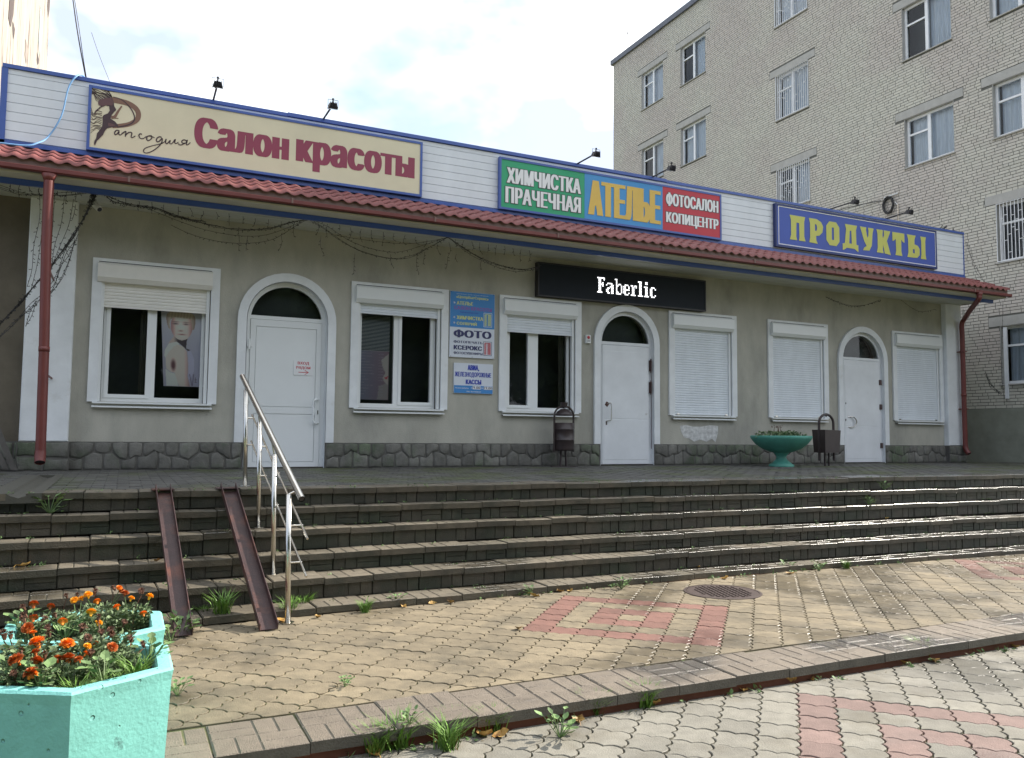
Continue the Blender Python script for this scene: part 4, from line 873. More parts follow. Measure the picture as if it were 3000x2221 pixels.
# price list in the second window
def plist(u, v):
    c = mixc((.13, .14, .19), (.16, .11, .14), u); 
    x = u*1000; y = (1-v)*1400
    if inpoly([(760, 250), (1000, 60), (1000, 1000), (880, 900), (800, 760), (900, 640), (800, 430)], x, y): c = (.27, .25, .25)
    if inpoly([(640, 1400), (700, 1000), (900, 930), (1000, 960), (1000, 1400)], x, y): c = (.20, .18, .19)
    if inpoly([(860, 740), (980, 720), (960, 800), (900, 790)], x, y): c = (.30, .06, .08)
    if x < 120: c = mixc((.06, .09, .14), c, x/120)
    return c
PL_ = thing('price_list', (2.58, .12, 1.06), 'dark violet price list poster below the blinds in second window', 'poster')
painted('poster_print', 2.325, 2.84, 1.06, 1.835, .155, 40, 50, plist, PL_)
c_lt = flat('lilac_print', (.50, .46, .58))
items = ['Стрижка мужская', 'Стрижка женская', 'Укладка', 'Окраска волос', 'Колорирование волос', 'Биоламинирование', 'Мелирование волос', 'Химическая завивка', 'Маникюр', 'Наращивание', 'Шеллак', 'Прокол мочек ушей', 'Плетение кос', 'Покрытие', 'Макияж']
for k, s_ in enumerate(items):
    z = 1.785-k*.046; text(s_, 2.37, 2.37+.0125*len(s_), z, z+.019, .153, c_lt, PL_)
    if k != 10: text('от %d0%d' % (15+(k*7) % 30, 0), 2.67, 2.75, z-.012, z+.006, .1525, c_lt, PL_)
# blinds above it
BLD = thing('venetian_blind', (2.58, .2, 1.84), 'grey horizontal slat blind half lowered in the second window', 'blind')
me = MB(); me.add([(0, -.010, -.004), (.53, -.010, -.004), (.53, .010, .008), (0, .010, .008)], [(0, 1, 2, 3)]); me = me.mesh('slat', flat('blind_slat', (.72, .75, .78)))
z = 1.84
while z < 2.42: inst(me, 'slat', BLD, (2.325, .19, z)); z += .022
# curtains
for (x0, x1, lab) in ((-.78, -.69, 'dark grey curtain edge inside the left window'), (5.98, 6.09, 'grey curtain strip at right edge of third window')):
    cm = MB(); n_ = 8; cm.add([(x0+(x1-x0)*k/n_, .26+.012*math.sin(k*1.9), z) for z in (.95, 2.6) for k in range(n_+1)], [(k, k+1, n_+2+k, n_+1+k) for k in range(n_)]); cm.obj('curtain', m_curtd, label=lab, cat='curtain')

# ------------------------------------------------------------------ small fittings on the eaves
cv = MB(); p0 = Vector(onY(268, 590, -.62)); p1 = Vector(onY(292, 614, -.75)); cv.tube([p0, p1], .038, 12)
SPT = thing('cctv_camera', p0, 'cream cylindrical security camera under the eave by left pilaster', 'camera'); cv.obj('housing', m_cream, SPT)
q_ = MB(); q_.tube([p1, p1+(p1-p0).normalized()*.004], .031, 12); q_.obj('lens', m_black, SPT)
q_ = MB(); q_.tube([p0, p0+Vector((-.02, .05, .14))], .012, 6); q_.obj('bracket', m_white, SPT)
def floodlight(x, label, lean=0.):
    o = thing('floodlight', (x, -.70, 5.08), label, 'floodlight', 'floodlights along the parapet')
    q = MB(); q.tube([(x, -.66, 5.06), (x, -.72, 5.09), (x+lean, -1.27, 5.10)], .014, 8); q.obj('arm', m_black, o)
    y = -1.30; xx = x+lean; q = MB(); q.prism([[(xx-.055, 5.03), (xx+.055, 5.03), (xx+.065, 4.985), (xx-.065, 4.985)]], 0, 0, sides=False) if False else None
    q.add([(xx-.045, y-.04, 5.11), (xx+.045, y-.04, 5.11), (xx+.045, y+.03, 5.13), (xx-.045, y+.03, 5.13), (xx-.065, y-.03, 5.03), (xx+.065, y-.03, 5.03), (xx+.065, y+.08, 5.06), (xx-.065, y+.08, 5.06)], [(0, 1, 2, 3), (0, 4, 5, 1), (1, 5, 6, 2), (2, 6, 7, 3), (3, 7, 4, 0), (4, 7, 6, 5)]); q.obj('housing', m_black, o)
    q = MB()
    for k in range(5): q.box(xx-.045+.021*k, xx-.041+.021*k, y-.06, y-.036, 5.045, 5.12)
    q.obj('cooling_fin', m_black, o)
    q = MB(); q.add([(xx-.058, y-.022, 5.028), (xx+.058, y-.022, 5.028), (xx+.058, y+.07, 5.056), (xx-.058, y+.07, 5.056)], [(3, 2, 1, 0)]); q.obj('lamp_glass', flat('lamp_glass', (.5, .5, .48), .1), o)
    q = MB(); q.tube([(xx-.07, y, 5.06), (xx-.07, y, 5.165), (xx+.07, y, 5.165), (xx+.07, y, 5.06)], .004, 6); q.tube([(xx, y, 5.165), (xx, y, 5.185)], .016, 8); q.tube([(xx, y, 5.165), (xx, -1.26, 5.10)], .01, 6); q.obj('yoke', m_black, o)
for x, lab, ln in ((0., 'leftmost floodlight on an arm above the cream salon sign', 0), (1.509, 'floodlight on an arm above the middle of cream salon sign', .01), (5.773, 'floodlight on an arm above the green part of coloured sign', .03), (7.302, 'floodlight on an arm above the tailor and photo parts of sign', .0), (11.626, 'floodlight on an arm above left half of groceries sign', .02), (13.20, 'rightmost floodlight on an arm above the groceries sign', -.03)):
    floodlight(x, lab, ln)
# blue cable over the parapet
bc = MB(); bc.tube(smooth([(-1.55, -.55, 5.11), (-1.60, -.70, 5.12), (-1.665, -.80, 5.05), (-1.743, -.82, 4.868), (-1.804, -.82, 4.5), (-1.94, -.83, 4.20), (-2.05, -.95, 4.06), (-2.16, -1.0, 4.0), (-2.45, -1.05, 3.97), (-2.9, -1.0, 3.96)], 5), .011, 6)
bc.obj('blue_cable', m_bwire, label='light blue cable hanging over the left end of the parapet', cat='cable')
for pts, r_, lab in (([(210, -30), (222, 60), (234, 135), (252, 232)], .010, 'dark overhead cable rising above the left end of parapet'), ([(214, -30), (232, 85), (243, 165), (254, 232)], .006, 'thin overhead cable twisted beside the thicker one'), ([(268, 95), (290, 160), (321, 238)], .004, 'faint thin wire slanting over the left parapet')):
    wb = MB(); wb.tube(smooth([onY(x, y, 3.) for x, y in pts], 4), r_, 6); wb.obj('overhead_cable', m_wire, label=lab, cat='cable')
# light garlands
def strand(mb, pts, Y, r=.0035, tw=.05, twl=.035, jit=.01, cont=6):
    P = smooth([Vector(onY(x, y, Y))+Vector((random.uniform(-jit, jit), random.uniform(-jit, jit), random.uniform(-jit, jit))) for x, y in pts], cont)
    mb.tube(P, r, 3, cap=False); acc = 0
    for a, b in zip(P[:-1], P[1:]):
        acc += (b-a).length
        if acc > tw:
            acc = 0; d = Vector((random.uniform(-1, 1), random.uniform(-1, 0), random.uniform(-1, .3))).normalized()*twl; mb.tube([b, b+d], [r*1.1, r*1.5], 3, cap=False)
GY = -.80
def garland(label, sets):
    o = thing('light_garland', onY(*sets[0][0][0][:2], GY), label, 'light garland', 'light garlands under the eave')
    for pts, rep, jit in sets:
        mb = MB()
        for _ in range(rep): strand(mb, [(x+random.uniform(-2, 2), y+random.uniform(-2, 2)) for x, y in pts], GY, jit=jit)
        mb.obj('wire_strand', m_wire, o)
    return o
def drops(pts, L0, L1):
    s_ = []
    for x, y in pts:
        l = random.uniform(L0, L1); s_.append(([(x, y), (x+random.uniform(-4, 4), y+l*.5), (x+random.uniform(-8, 8), y+l)], 1, .004))
    return s_
garland('thick bundle of dark fairy light wires sagging left from the security camera', [([(285, 556), (270, 590), (250, 630), (222, 680), (190, 725), (150, 780), (105, 830), (60, 885), (0, 950), (-40, 985)], 7, .012), ([(275, 560), (262, 600)], 8, .02), ([(222, 690), (200, 740), (175, 790), (150, 840), (100, 890), (40, 950), (-20, 1010)], 3, .03)])
garland('fairy light wires draped across the white left pilaster', [([(115, 565), (112, 640), (100, 720), (92, 790), (80, 840)], 1, .01), ([(128, 600), (118, 700), (108, 780), (92, 850)], 1, .01), ([(160, 575), (152, 660), (148, 730)], 1, .01), ([(190, 580), (178, 650), (160, 720), (150, 790)], 1, .01), ([(215, 585), (200, 660), (170, 740), (140, 830)], 1, .01), ([(222, 600), (218, 625), (210, 640)], 1, .01), ([(220, 700), (200, 760), (175, 820), (145, 870)], 2, .02), ([(112, 880), (90, 920), (75, 950)], 2, .02)])
garland('row of short fairy light tails hanging along the eave above left pilaster', [([(-10, 545), (60, 565), (115, 572), (200, 568), (265, 560)], 3, .02)]+drops([(30, 530), (58, 540), (85, 545), (115, 548), (142, 555), (170, 560), (195, 560), (220, 562)], 15, 40))
garland('first swag of dark light wires left of the second hook, with short tails', [([(290, 560), (335, 585), (385, 600), (460, 610), (520, 635), (600, 650)], 5, .02), ([(480, 620), (560, 645), (640, 665), (700, 672), (780, 670), (850, 655), (902, 642)], 3, .015), ([(500, 660), (560, 690), (640, 708), (720, 712), (800, 700), (870, 665), (905, 642)], 1, .01), ([(420, 606), (600, 675), (760, 690), (880, 650)], 1, .01)]+drops([(330+38*k, 575+5.8*k) for k in range(15)], 16, 40)+drops([(700, 670), (725, 690), (823, 690)], 30, 65))
garland('second swag of dark light wires between the second and third hooks', [([(905, 642), (950, 672), (1000, 705), (1060, 735), (1140, 755), (1200, 752), (1260, 725), (1312, 696)], 2, .012), ([(905, 642), (960, 665), (1030, 705), (1100, 735), (1170, 740), (1240, 718), (1312, 696)], 1, .012), ([(980, 690), (1100, 705), (1200, 712), (1310, 698)], 1, .01)]+drops([(930+32*k, 650+5*k) for k in range(13)], 15, 45)+drops([(942, 690), (1042, 745), (1145, 745), (1222, 740), (1243, 740)], 35, 70))
garland('third swag of dark light wires running to the corner of the electronic board', [([(1312, 696), (1370, 735), (1430, 765), (1500, 785), (1540, 788), (1582, 780)], 3, .012), ([(1312, 696), (1380, 745), (1460, 785), (1520, 795), (1582, 785)], 1, .01)]+drops([(1335+24*k, 702+3.5*k) for k in range(10)], 12, 40)+drops([(1312, 755), (1335, 745), (1410, 765)], 20, 50))
garland('faint dark light wires hanging above the groceries windows', [([(2420, 870), (2470, 892), (2520, 895), (2580, 880)], 2, .01), ([(2640, 880), (2690, 912), (2740, 905)], 1, .01)])
garland('tangle of light wires hanging at the far right corner of the eave', [([(2828, 705), (2850, 760), (2868, 800), (2885, 830)], 2, .03), ([(2940, 880), (2934, 1000), (2936, 1090), (2942, 1180)], 1, .01), ([(2882, 1095), (2905, 1130), (2932, 1152)], 4, .03)])
dbr = MB()
for k in range(90):
    p = Vector(onY(random.uniform(2755, 2822), 0, -.35)); x = random.uniform(14.9, 15.65); y = random.uniform(-.6, -.1); z = 5.06
    d = Vector((random.gauss(0, .12), random.gauss(0, .1), random.uniform(.02, .16))); dbr.tube([(x, y, z), Vector((x, y, z))+d], .008, 3, cap=False)
for k in range(8):
    x = random.uniform(15.0, 15.6); y = random.uniform(-.6, -.2); dbr.add([(x-.1, y, 5.06), (x+.12, y, 5.06), (x+.1, y+.05, 5.06+random.uniform(.05, .13)), (x-.06, y+.03, 5.06+random.uniform(.05, .12))], [(0, 1, 2, 3)])
dbr.obj('roof_debris', m_wire, label='dark heap of torn roofing at right end of the parapet', cat='debris')

# ------------------------------------------------------------------ handrail and bicycle/pram ramps
HR = thing('stair_handrail', (.2, -5, -.9), 'shiny steel handrail with four posts running down the stairs', 'handrail')
P4 = [(.147, -4.02, 0.0, .94), (.20, -4.60, ZK[2], .625), (.262, -5.08, ZK[4], .338), (.25, -5.87, UP_Z, .05)]
def lerp3(t): return Vector((.106+.193*t, -3.95-2.05*t, 1.062-1.029*t))
q = MB(); q.smooth = True; q.tube([lerp3(-.02), lerp3(1.01)], .026, 16, cap=False); q.obj('handrail', m_steel, HR)
q = MB(); q.tube([lerp3(1.0), lerp3(1.008)], .022, 12); q.obj('rail_mouth', m_black, HR)
for x, y, z0, z1 in P4:
    q = MB(); q.smooth = True; q.tube([(x, y, z0), (x-.02, y, z1)], .021, 14); po = q.obj('post', m_steel, HR)
    q = MB(); q.tube([(x, y, z0), (x, y, z0+.008)], .05, 14); q.obj('base_flange', m_steel, po)
    q = MB(); t = (-3.95-y)/2.05; rp_ = lerp3(t); q.tube([(x-.02, y, z1), (rp_.x, rp_.y, rp_.z-.02)], .007, 6); q.obj('saddle', m_steel, po)
for za, zb in ((.70, -.275), (.44, -.56)):
    q = MB(); a = Vector((.20, -3.95, za)); b = Vector((.345, -6.05, zb)); q.tube([a, b], .009, 8); ba = q.obj('lower_bar', m_steel, HR)
    for x, y, z0, z1 in P4:
        t = (-3.95-y)/2.1; p_ = a+(b-a)*t
        if p_.z < z0: continue
        q = MB(); q.tube([(x, y, p_.z), (p_.x+.012, p_.y, p_.z)], .007, 6); q.obj('bar_clip', m_steel, ba)
def ramp(xt, xb, wd, yb, label):
    o = thing('ramp_channel', (xb, yb, UP_Z), label, 'ramp', 'steel ramp channels on the stairs')
    A = Vector((xt, -4.36, .012)); B = Vector((xb, yb, UP_Z+.012)); q = MB(); h = .055
    d = B-A; nrm = Vector((0, -d.z, d.y)); nrm = Vector((0, d.z, -d.y)) if (Vector((0, d.z, -d.y)).z > 0) else Vector((0, -d.z, d.y)); nrm.normalize()
    t = .006; X = Vector((1, 0, 0))
    sec = [(-wd/2, h), (-wd/2, -t), (wd/2, -t), (wd/2, h), (wd/2-t, h), (wd/2-t, 0), (-wd/2+t, 0), (-wd/2+t, h)]
    vs = [A+X*s+nrm*u for s, u in sec]+[B+X*s+nrm*u for s, u in sec]
    q.add(vs, [(i, (i+1) % 8, 8+(i+1) % 8, 8+i) for i in range(8)]+[tuple(range(8)), tuple(range(15, 7, -1))]); q.obj('channel', m_rust, o)
    q = MB(); q.box(xt-wd/2-.03, xt+wd/2+.03, -4.44, -4.2, .004, .012); q.obj('top_plate', m_rust, o)
ramp(-.605, -.505, .125, -6.02, 'rusty steel ramp channel on the stairs, nearer the flower planters')
ramp(-.05, .075, .135, -6.07, 'rusty steel ramp channel on the stairs, nearer the handrail')

# ------------------------------------------------------------------ litter bins, urn
B1 = thing('litter_bin', (5.77, -.33, 0), 'dark round litter bin with hooded top in front of third window', 'litter bin', 'litter bins by the shop front')
bx0, by0 = 5.775, -.33; Rb = .17
q = MB(); q.smooth = True; q.lathe([(0, .27), (Rb*.95, .27), (Rb*.97, .30), (Rb, .32), (Rb, .44), (Rb+.005, .445), (Rb+.005, .455), (Rb, .46), (Rb, .62), (Rb+.005, .625), (Rb+.005, .635), (Rb, .64), (Rb, .74), (Rb-.01, .74), (Rb-.01, .5)], (bx0, by0, 0), 22); q.obj('bin_body', m_binm, B1)
q = MB(); 
for sgn in (-1, 1): q.tube([(bx0+sgn*.185, by0, .25), (bx0+sgn*.185, by0, .86)], .018, 6)
q.tube([(bx0+.185*math.cos(math.pi*k/12), by0, .86+.16*math.sin(math.pi*k/12)) for k in range(13)], .018, 6); q.obj('hoop', m_binm, B1)
q = MB(); q.smooth = True; q.lathe([(0, .98), (.06, .97), (.12, .93), (.15, .88), (.15, .86), (.10, .90), (0, .93)], (bx0, by0, 0), 18); q.obj('hood', m_binm, B1)
q = MB(); q.lathe([(.05, 1.0), (.065, 1.07), (.07, 1.085), (.05, 1.085), (0, 1.06)], (bx0, by0, 0), 14); q.obj('ashtray_cup', m_binm, B1)
q = MB(); q.tube([(bx0-.07, by0, 0), (bx0-.05, by0, .28)], .02, 8); q.obj('leg', m_binm, B1); q = MB(); q.tube([(bx0+.05, by0, 0), (bx0+.03, by0, .28)], .02, 8); q.obj('leg', m_binm, B1)
q = MB(); q.box(bx0-.24, bx0+.26, by0-.03, by0+.03, .001, .012); q.obj('base_bar', m_binm, B1)
B2 = thing('litter_bin', (11.03, -1.07, 0), 'dark square litter bin with an arched handle right of the green urn', 'litter bin', 'litter bins by the shop front')
bx0, by0 = 11.03, -1.07
q = MB(); q.add([(bx0-.18, by0-.14, .25), (bx0+.18, by0-.14, .25), (bx0+.18, by0+.14, .25), (bx0-.18, by0+.14, .25), (bx0-.20, by0-.16, .68), (bx0+.20, by0-.16, .67), (bx0+.20, by0+.16, .67), (bx0-.20, by0+.16, .68)], [(3, 2, 1, 0), (0, 1, 5, 4), (1, 2, 6, 5), (2, 3, 7, 6), (3, 0, 4, 7)]); q.obj('bin_body', m_binm, B2)
q = MB(); q.tube([(bx0-.185, by0, .1), (bx0-.185, by0, .80)]+[(bx0-.185*math.cos(math.pi*k/12), by0, .80+.17*math.sin(math.pi*k/12)) for k in range(1, 12)]+[(bx0+.185, by0, .80), (bx0+.185, by0, .1)], .024, 8); q.obj('hoop', m_binm, B2)
q = MB(); q.tube([(bx0, by0, .97), (bx0, by0, .92)], .012, 6); q.obj('hook', m_binm, B2)
for s_ in (-1, 1):
    q = MB(); q.tube([(bx0+s_*.05, by0, 0), (bx0+s_*.05, by0, .26)], .018, 8); q.obj('leg', m_binm, B2)
UR = thing('urn_planter', (9.91, -1.07, 0), 'green concrete urn planter with wide bowl and low plants on platform', 'urn planter')
q = MB(); q.smooth = True; q.lathe([(.22, 0), (.225, .03), (.16, .07), (.10, .13), (.085, .17), (.11, .22), (.14, .245), (.14, .255)], (9.90, -1.07, 0), 26); q.obj('foot', m_urn, UR)
q = MB(); q.smooth = True; q.lathe([(0, .25), (.18, .26), (.34, .32), (.46, .41), (.53, .50), (.545, .545), (.53, .56), (.50, .55), (.46, .50), (0, .48)], (9.90, -1.07, 0), 36); q.obj('bowl', m_urn, UR)

def leafcloud(n, R_, H, lo=.02, hi=.05, zc=0., up=.3):
    v = []; f = []
    for k in range(n):
        a = random.uniform(0, 6.283); rr = R_*math.sqrt(random.random()); z = zc+H*random.random(); x, y = rr*math.cos(a), rr*math.sin(a)
        d = Vector((math.cos(a)+random.gauss(0, .6), math.sin(a)+random.gauss(0, .6), random.gauss(up, .5))).normalized(); s_ = d.cross(Vector((random.gauss(0, 1), random.gauss(0, 1), random.gauss(0, 1)))).normalized(); l = random.uniform(lo, hi); w_ = l*random.uniform(.16, .32)
        p = Vector((x, y, z)); b0 = len(v)
        v += [p, p+d*l*.5+s_*w_, p+d*l, p+d*l*.5-s_*w_]; f += [(b0, b0+1, b0+2, b0+3)]
    return v, f
up_ = thing('urn_plants', (9.90, -1.07, .5), 'low dark green plants growing in the green urn', 'plant')
for s_ in range(5):
    q = MB(); v, f = leafcloud(150, .2, .12, .03, .07); ox = -.3+.15*s_; q.add([(9.9+ox+p.x*1.2, -1.07+p.y, .52+p.z*(1-.5*abs(ox))) for p in v], f); q.obj('foliage', m_leaf, up_)
q = MB()
for _ in range(6):
    x, y = 9.75+random.uniform(-.1, .15), -1.1; q.tube([(x, y, .55), (x+random.uniform(-.05, .05), y, .72)], .004, 3); v, f = leafcloud(9, .03, .04, .015, .03); q.add([(x+p.x, y+p.y, .70+p.z) for p in v], f)
q.obj('seed_stalk', m_dry, up_)

# ------------------------------------------------------------------ hexagonal flower planters
def hexpts(cx, cy, R_): return [(cx+R_*math.cos(R(-90+60*k)), cy+R_*math.sin(R(-90+60*k))) for k in range(6)]
def planter(cx, cy, zt, zb, label):
    o = thing('flower_planter', (cx, cy, zb), label, 'flower planter', 'hexagonal turquoise planters')
    Ro, Ri = .432, .355
    q = MB(); sub = 10
    def rough(p, z, amp=.0035): return (p[0]+random.uniform(-amp, amp), p[1]+random.uniform(-amp, amp), z+random.uniform(-amp, amp))
    rings = [(Ro*.93, zb), (Ro*.985, zt-.05), (Ro, zt-.010), (Ro-.012, zt), (Ri+.008, zt), (Ri, zt-.012), (Ri-.012, zt-.22)]
    vs = []; N6 = 6*sub
    for rr, z in rings:
        h = hexpts(cx, cy, rr)
        for k in range(6):
            a, b = h[k], h[(k+1) % 6]
            for j in range(sub): vs.append(rough((a[0]+(b[0]-a[0])*j/sub, a[1]+(b[1]-a[1])*j/sub), z, .0010 if z > zb else 0))
    fs = [(r_*N6+k, r_*N6+(k+1) % N6, (r_+1)*N6+(k+1) % N6, (r_+1)*N6+k) for r_ in range(len(rings)-1) for k in range(N6)]
    q.add(vs, fs); q.obj('planter_wall', m_turq, o)
    q = MB(); h = hexpts(cx, cy, Ri-.004); q.add([(x, y, zt-.075) for x, y in h]+[(cx, cy, zt-.05)], [(k, (k+1) % 6, 6) for k in range(6)]); q.obj('soil', m_soil, o)
    q = MB(); h = hexpts(cx, cy, Ro*.93); h2 = hexpts(cx, cy, Ro*.9)
    A_, B_ = Vector((*hexpts(cx, cy, Ro*.946)[0], 0)), Vector((*hexpts(cx, cy, Ro*.946)[1], 0)); top = []; bot = []
    for k in range(25):
        p_ = A_.lerp(B_, k/24); hh = .035+.05*abs(math.sin(k*.33+.5))+random.uniform(-.008, .008); hh *= 1-.75*max(0, k/24-.8)/.2; top.append((p_.x+.004, p_.y-.006, zb+hh)); bot.append((p_.x+.002, p_.y-.003, zb-.01))
    q.add(bot+top, [(k, k+1, 26+k, 25+k) for k in range(24)]); q.add([(x, y, zb) for x, y in h2]+[(x, y, zb-.08) for x, y in h2], [(k, 6+k, 6+(k+1) % 6, (k+1) % 6) for k in range(6)]); q.obj('unpainted_base', mat('dirty_concrete', (.10, .09, .075), .9, .3, 12, .4), o)
    return o
planter(-1.088, -8.285, -.48, -.955, 'front hexagonal turquoise concrete planter, its left face in shade')
planter(-1.086, -7.505, -.48, -.95, 'rear hexagonal turquoise concrete planter beside the foot of ramp')
# marigolds
def head_mesh(m_, flatf=.8, n=110, r=.023):
    q = MB()
    for k in range(n):
        u = (k+.5)/n; th = math.acos(1-u*1.05); ph = k*2.399; d = Vector((math.sin(th)*math.cos(ph), math.sin(th)*math.sin(ph), math.cos(th)*flatf)); s_ = d.cross(Vector((0, 0, 1))); s_ = s_.normalized() if s_.length > .01 else Vector((1, 0, 0))
        p = d*r*.45; e = d*r*random.uniform(.9, 1.12); w_ = r*.19; t = d.cross(s_).normalized()*random.uniform(-.3, .3)*w_
        q.add([p-s_*w_*.4, p+s_*w_*.4, e+s_*w_+t, e+d*.004, e-s_*w_-t], [(0, 1, 2, 3, 4)])
    q.tube([(0, 0, -.022), (0, 0, 0)], [.005, .011], 6); return q.mesh('flower_head', m_)
HM = {'o': head_mesh(m_or), 'y': head_mesh(m_yl), 'r': head_mesh(m_dr), 'b': head_mesh(m_dry, .9, 34, .017)}
def foliage_meshes(kind):
    r_ = []
    for _ in range(3):
        q = MB()
        if kind == 'm':
            v, f = leafcloud(1000, .085, .125, .012, .034, .0, .35); q.add(v, f)
        elif kind == 'g':
            for k in range(95):
                a = random.uniform(0, 6.283); x, y = random.gauss(0, .018), random.gauss(0, .018); l = random.uniform(.08, .17); d = Vector((math.cos(a)*.5, math.sin(a)*.5, 1)).normalized(); s_ = Vector((-math.sin(a), math.cos(a), 0))*.0028
                p = Vector((x, y, 0)); p1 = p+d*l*.6; p2 = p+d*l+Vector((math.cos(a)*l*.25, math.sin(a)*l*.25, -l*.12)); q.add([p-s_, p+s_, p1+s_, p1-s_, p2], [(0, 1, 2, 3), (3, 2, 4)])
        else:
            for k in range(16):
                a = random.uniform(0, 6.283); rr = random.uniform(.01, .07); z = random.uniform(.02, .10); c_ = Vector((rr*math.cos(a), rr*math.sin(a), z)); q.tube([(0, 0, 0), c_], .002, 3, cap=False)
                d = Vector((math.cos(a), math.sin(a), .35+random.gauss(0, .3))).normalized(); s_ = d.cross(Vector((0, 0, 1))).normalized(); l = random.uniform(.03, .055); nn = s_.cross(d).normalized()
                q.add([c_, c_+d*l*.35+s_*l*.36+nn*.003, c_+d*l*.75+s_*l*.28, c_+d*l, c_+d*l*.75-s_*l*.28, c_+d*l*.35-s_*l*.36+nn*.003, c_+d*l*.5-nn*.004], [(0, 1, 6), (1, 2, 6), (2, 3, 6), (3, 4, 6), (4, 5, 6), (5, 0, 6)])
        r_.append(q.mesh('foliage', {'m': m_leaf, 'g': m_grass, 'b': m_leafl}[kind]))
    return r_
FM = {k: foliage_meshes(k) for k in 'mgb'}
def pz_(x, y, Y): return onY(x/2.893, 1650+y/2.893, Y)
plants = []
def plant(kind, name, cx, cy, z, label, cat, sc=1., group=None):
    o = thing(name, (cx, cy, z), label, cat, group); me = random.choice(FM[kind]); c = bpy.data.objects.new('foliage', me); COL.objects.link(c); c.parent = o; c.scale = (sc, sc, sc*1.0); c.rotation_euler = (0, 0, random.uniform(0, 6)); plants.append((o, cx, cy)); return o
ZS = -.55
G1, G2 = 'marigold plants in the front planter', 'marigold plants in the rear planter'
front = [(-1.30, -8.42, 1.0, 'marigold plant with dark red blooms at the left edge of front planter'), (-1.23, -8.30, 1.05, 'marigold plant with a big orange bloom, left part of front planter'), (-1.14, -8.45, .9, 'low marigold with a round orange red bloom at near corner of front planter'),
         (-1.08, -8.22, 1.15, 'marigold plant with big orange bloom and dry stalks in middle of front planter'), (-1.03, -8.40, .85, 'marigold plant with flat red blooms over the grass in front planter'), (-.97, -8.10, 1.1, 'bushy marigold with dry brown heads at back of front planter'), (-.92, -8.30, .8, 'marigold plant with one dark crimson bloom, right part of front planter'), (-1.28, -8.12, 1.1, 'marigold plant with dark buds at back left of front planter')]
REAR_SC = .78
rear = [(-1.32, -7.50, 1.0, 'marigold plant with dark red blooms at left of rear planter'), (-1.22, -7.35, 1.1, 'marigold plant with dry brown buds at back left of rear planter'), (-1.12, -7.45, 1.2, 'marigold plant with bright yellow orange blooms in middle of rear planter'), (-1.02, -7.30, 1.3, 'tall marigold with dry heads at the back of rear planter'),
        (-.96, -7.48, 1.25, 'dense leafy marigold with orange bloom right of centre in rear planter'), (-.86, -7.38, 1.25, 'marigold plant with single tall yellow bloom leaning over right edge of rear planter'), (-1.05, -7.62, .9, 'marigold plant with orange bloom near front edge of rear planter')]
for x, y, s_, lab in front: plant('m', 'marigold_plant', x, y, ZS, lab, 'marigold plant', s_, G1)
for x, y, s_, lab in rear: plant('m', 'marigold_plant', x, y, ZS, lab, 'marigold plant', s_*REAR_SC, G2)
mar = list(plants)
for x, y, s_, lab in ((-1.07, -8.60, .8, 'bright green grass tuft at the near corner of front planter'), (-.86, -8.43, .95, 'bright green grass tuft at right edge inside front planter'), (-.93, -8.50, .7, 'small grass tuft beside the near rim of front planter')):
    plant('g', 'grass_tuft', x, y, ZS, lab, 'grass', s_)
for x, y, s_, lab in ((-.98, -8.50, 1.1, 'pale broad leaved seedlings by the near rim of front planter'), (-1.20, -8.52, 1.2, 'broad leaved weed left of the grass in front planter'), (-.80, -8.25, 1.1, 'pale green weed against the right inner wall of front planter'), (-1.33, -8.28, 1.4, 'large leaved weed at left edge of front planter'), (-1.17, -7.62, 1.2, 'broad leaved weed in the middle of rear planter'), (-1.38, -7.42, 1.4, 'large leaf weed hanging over left rim of rear planter')):
    plant('b', 'leafy_weed', x, y, ZS+.02, lab, 'weed', s_)
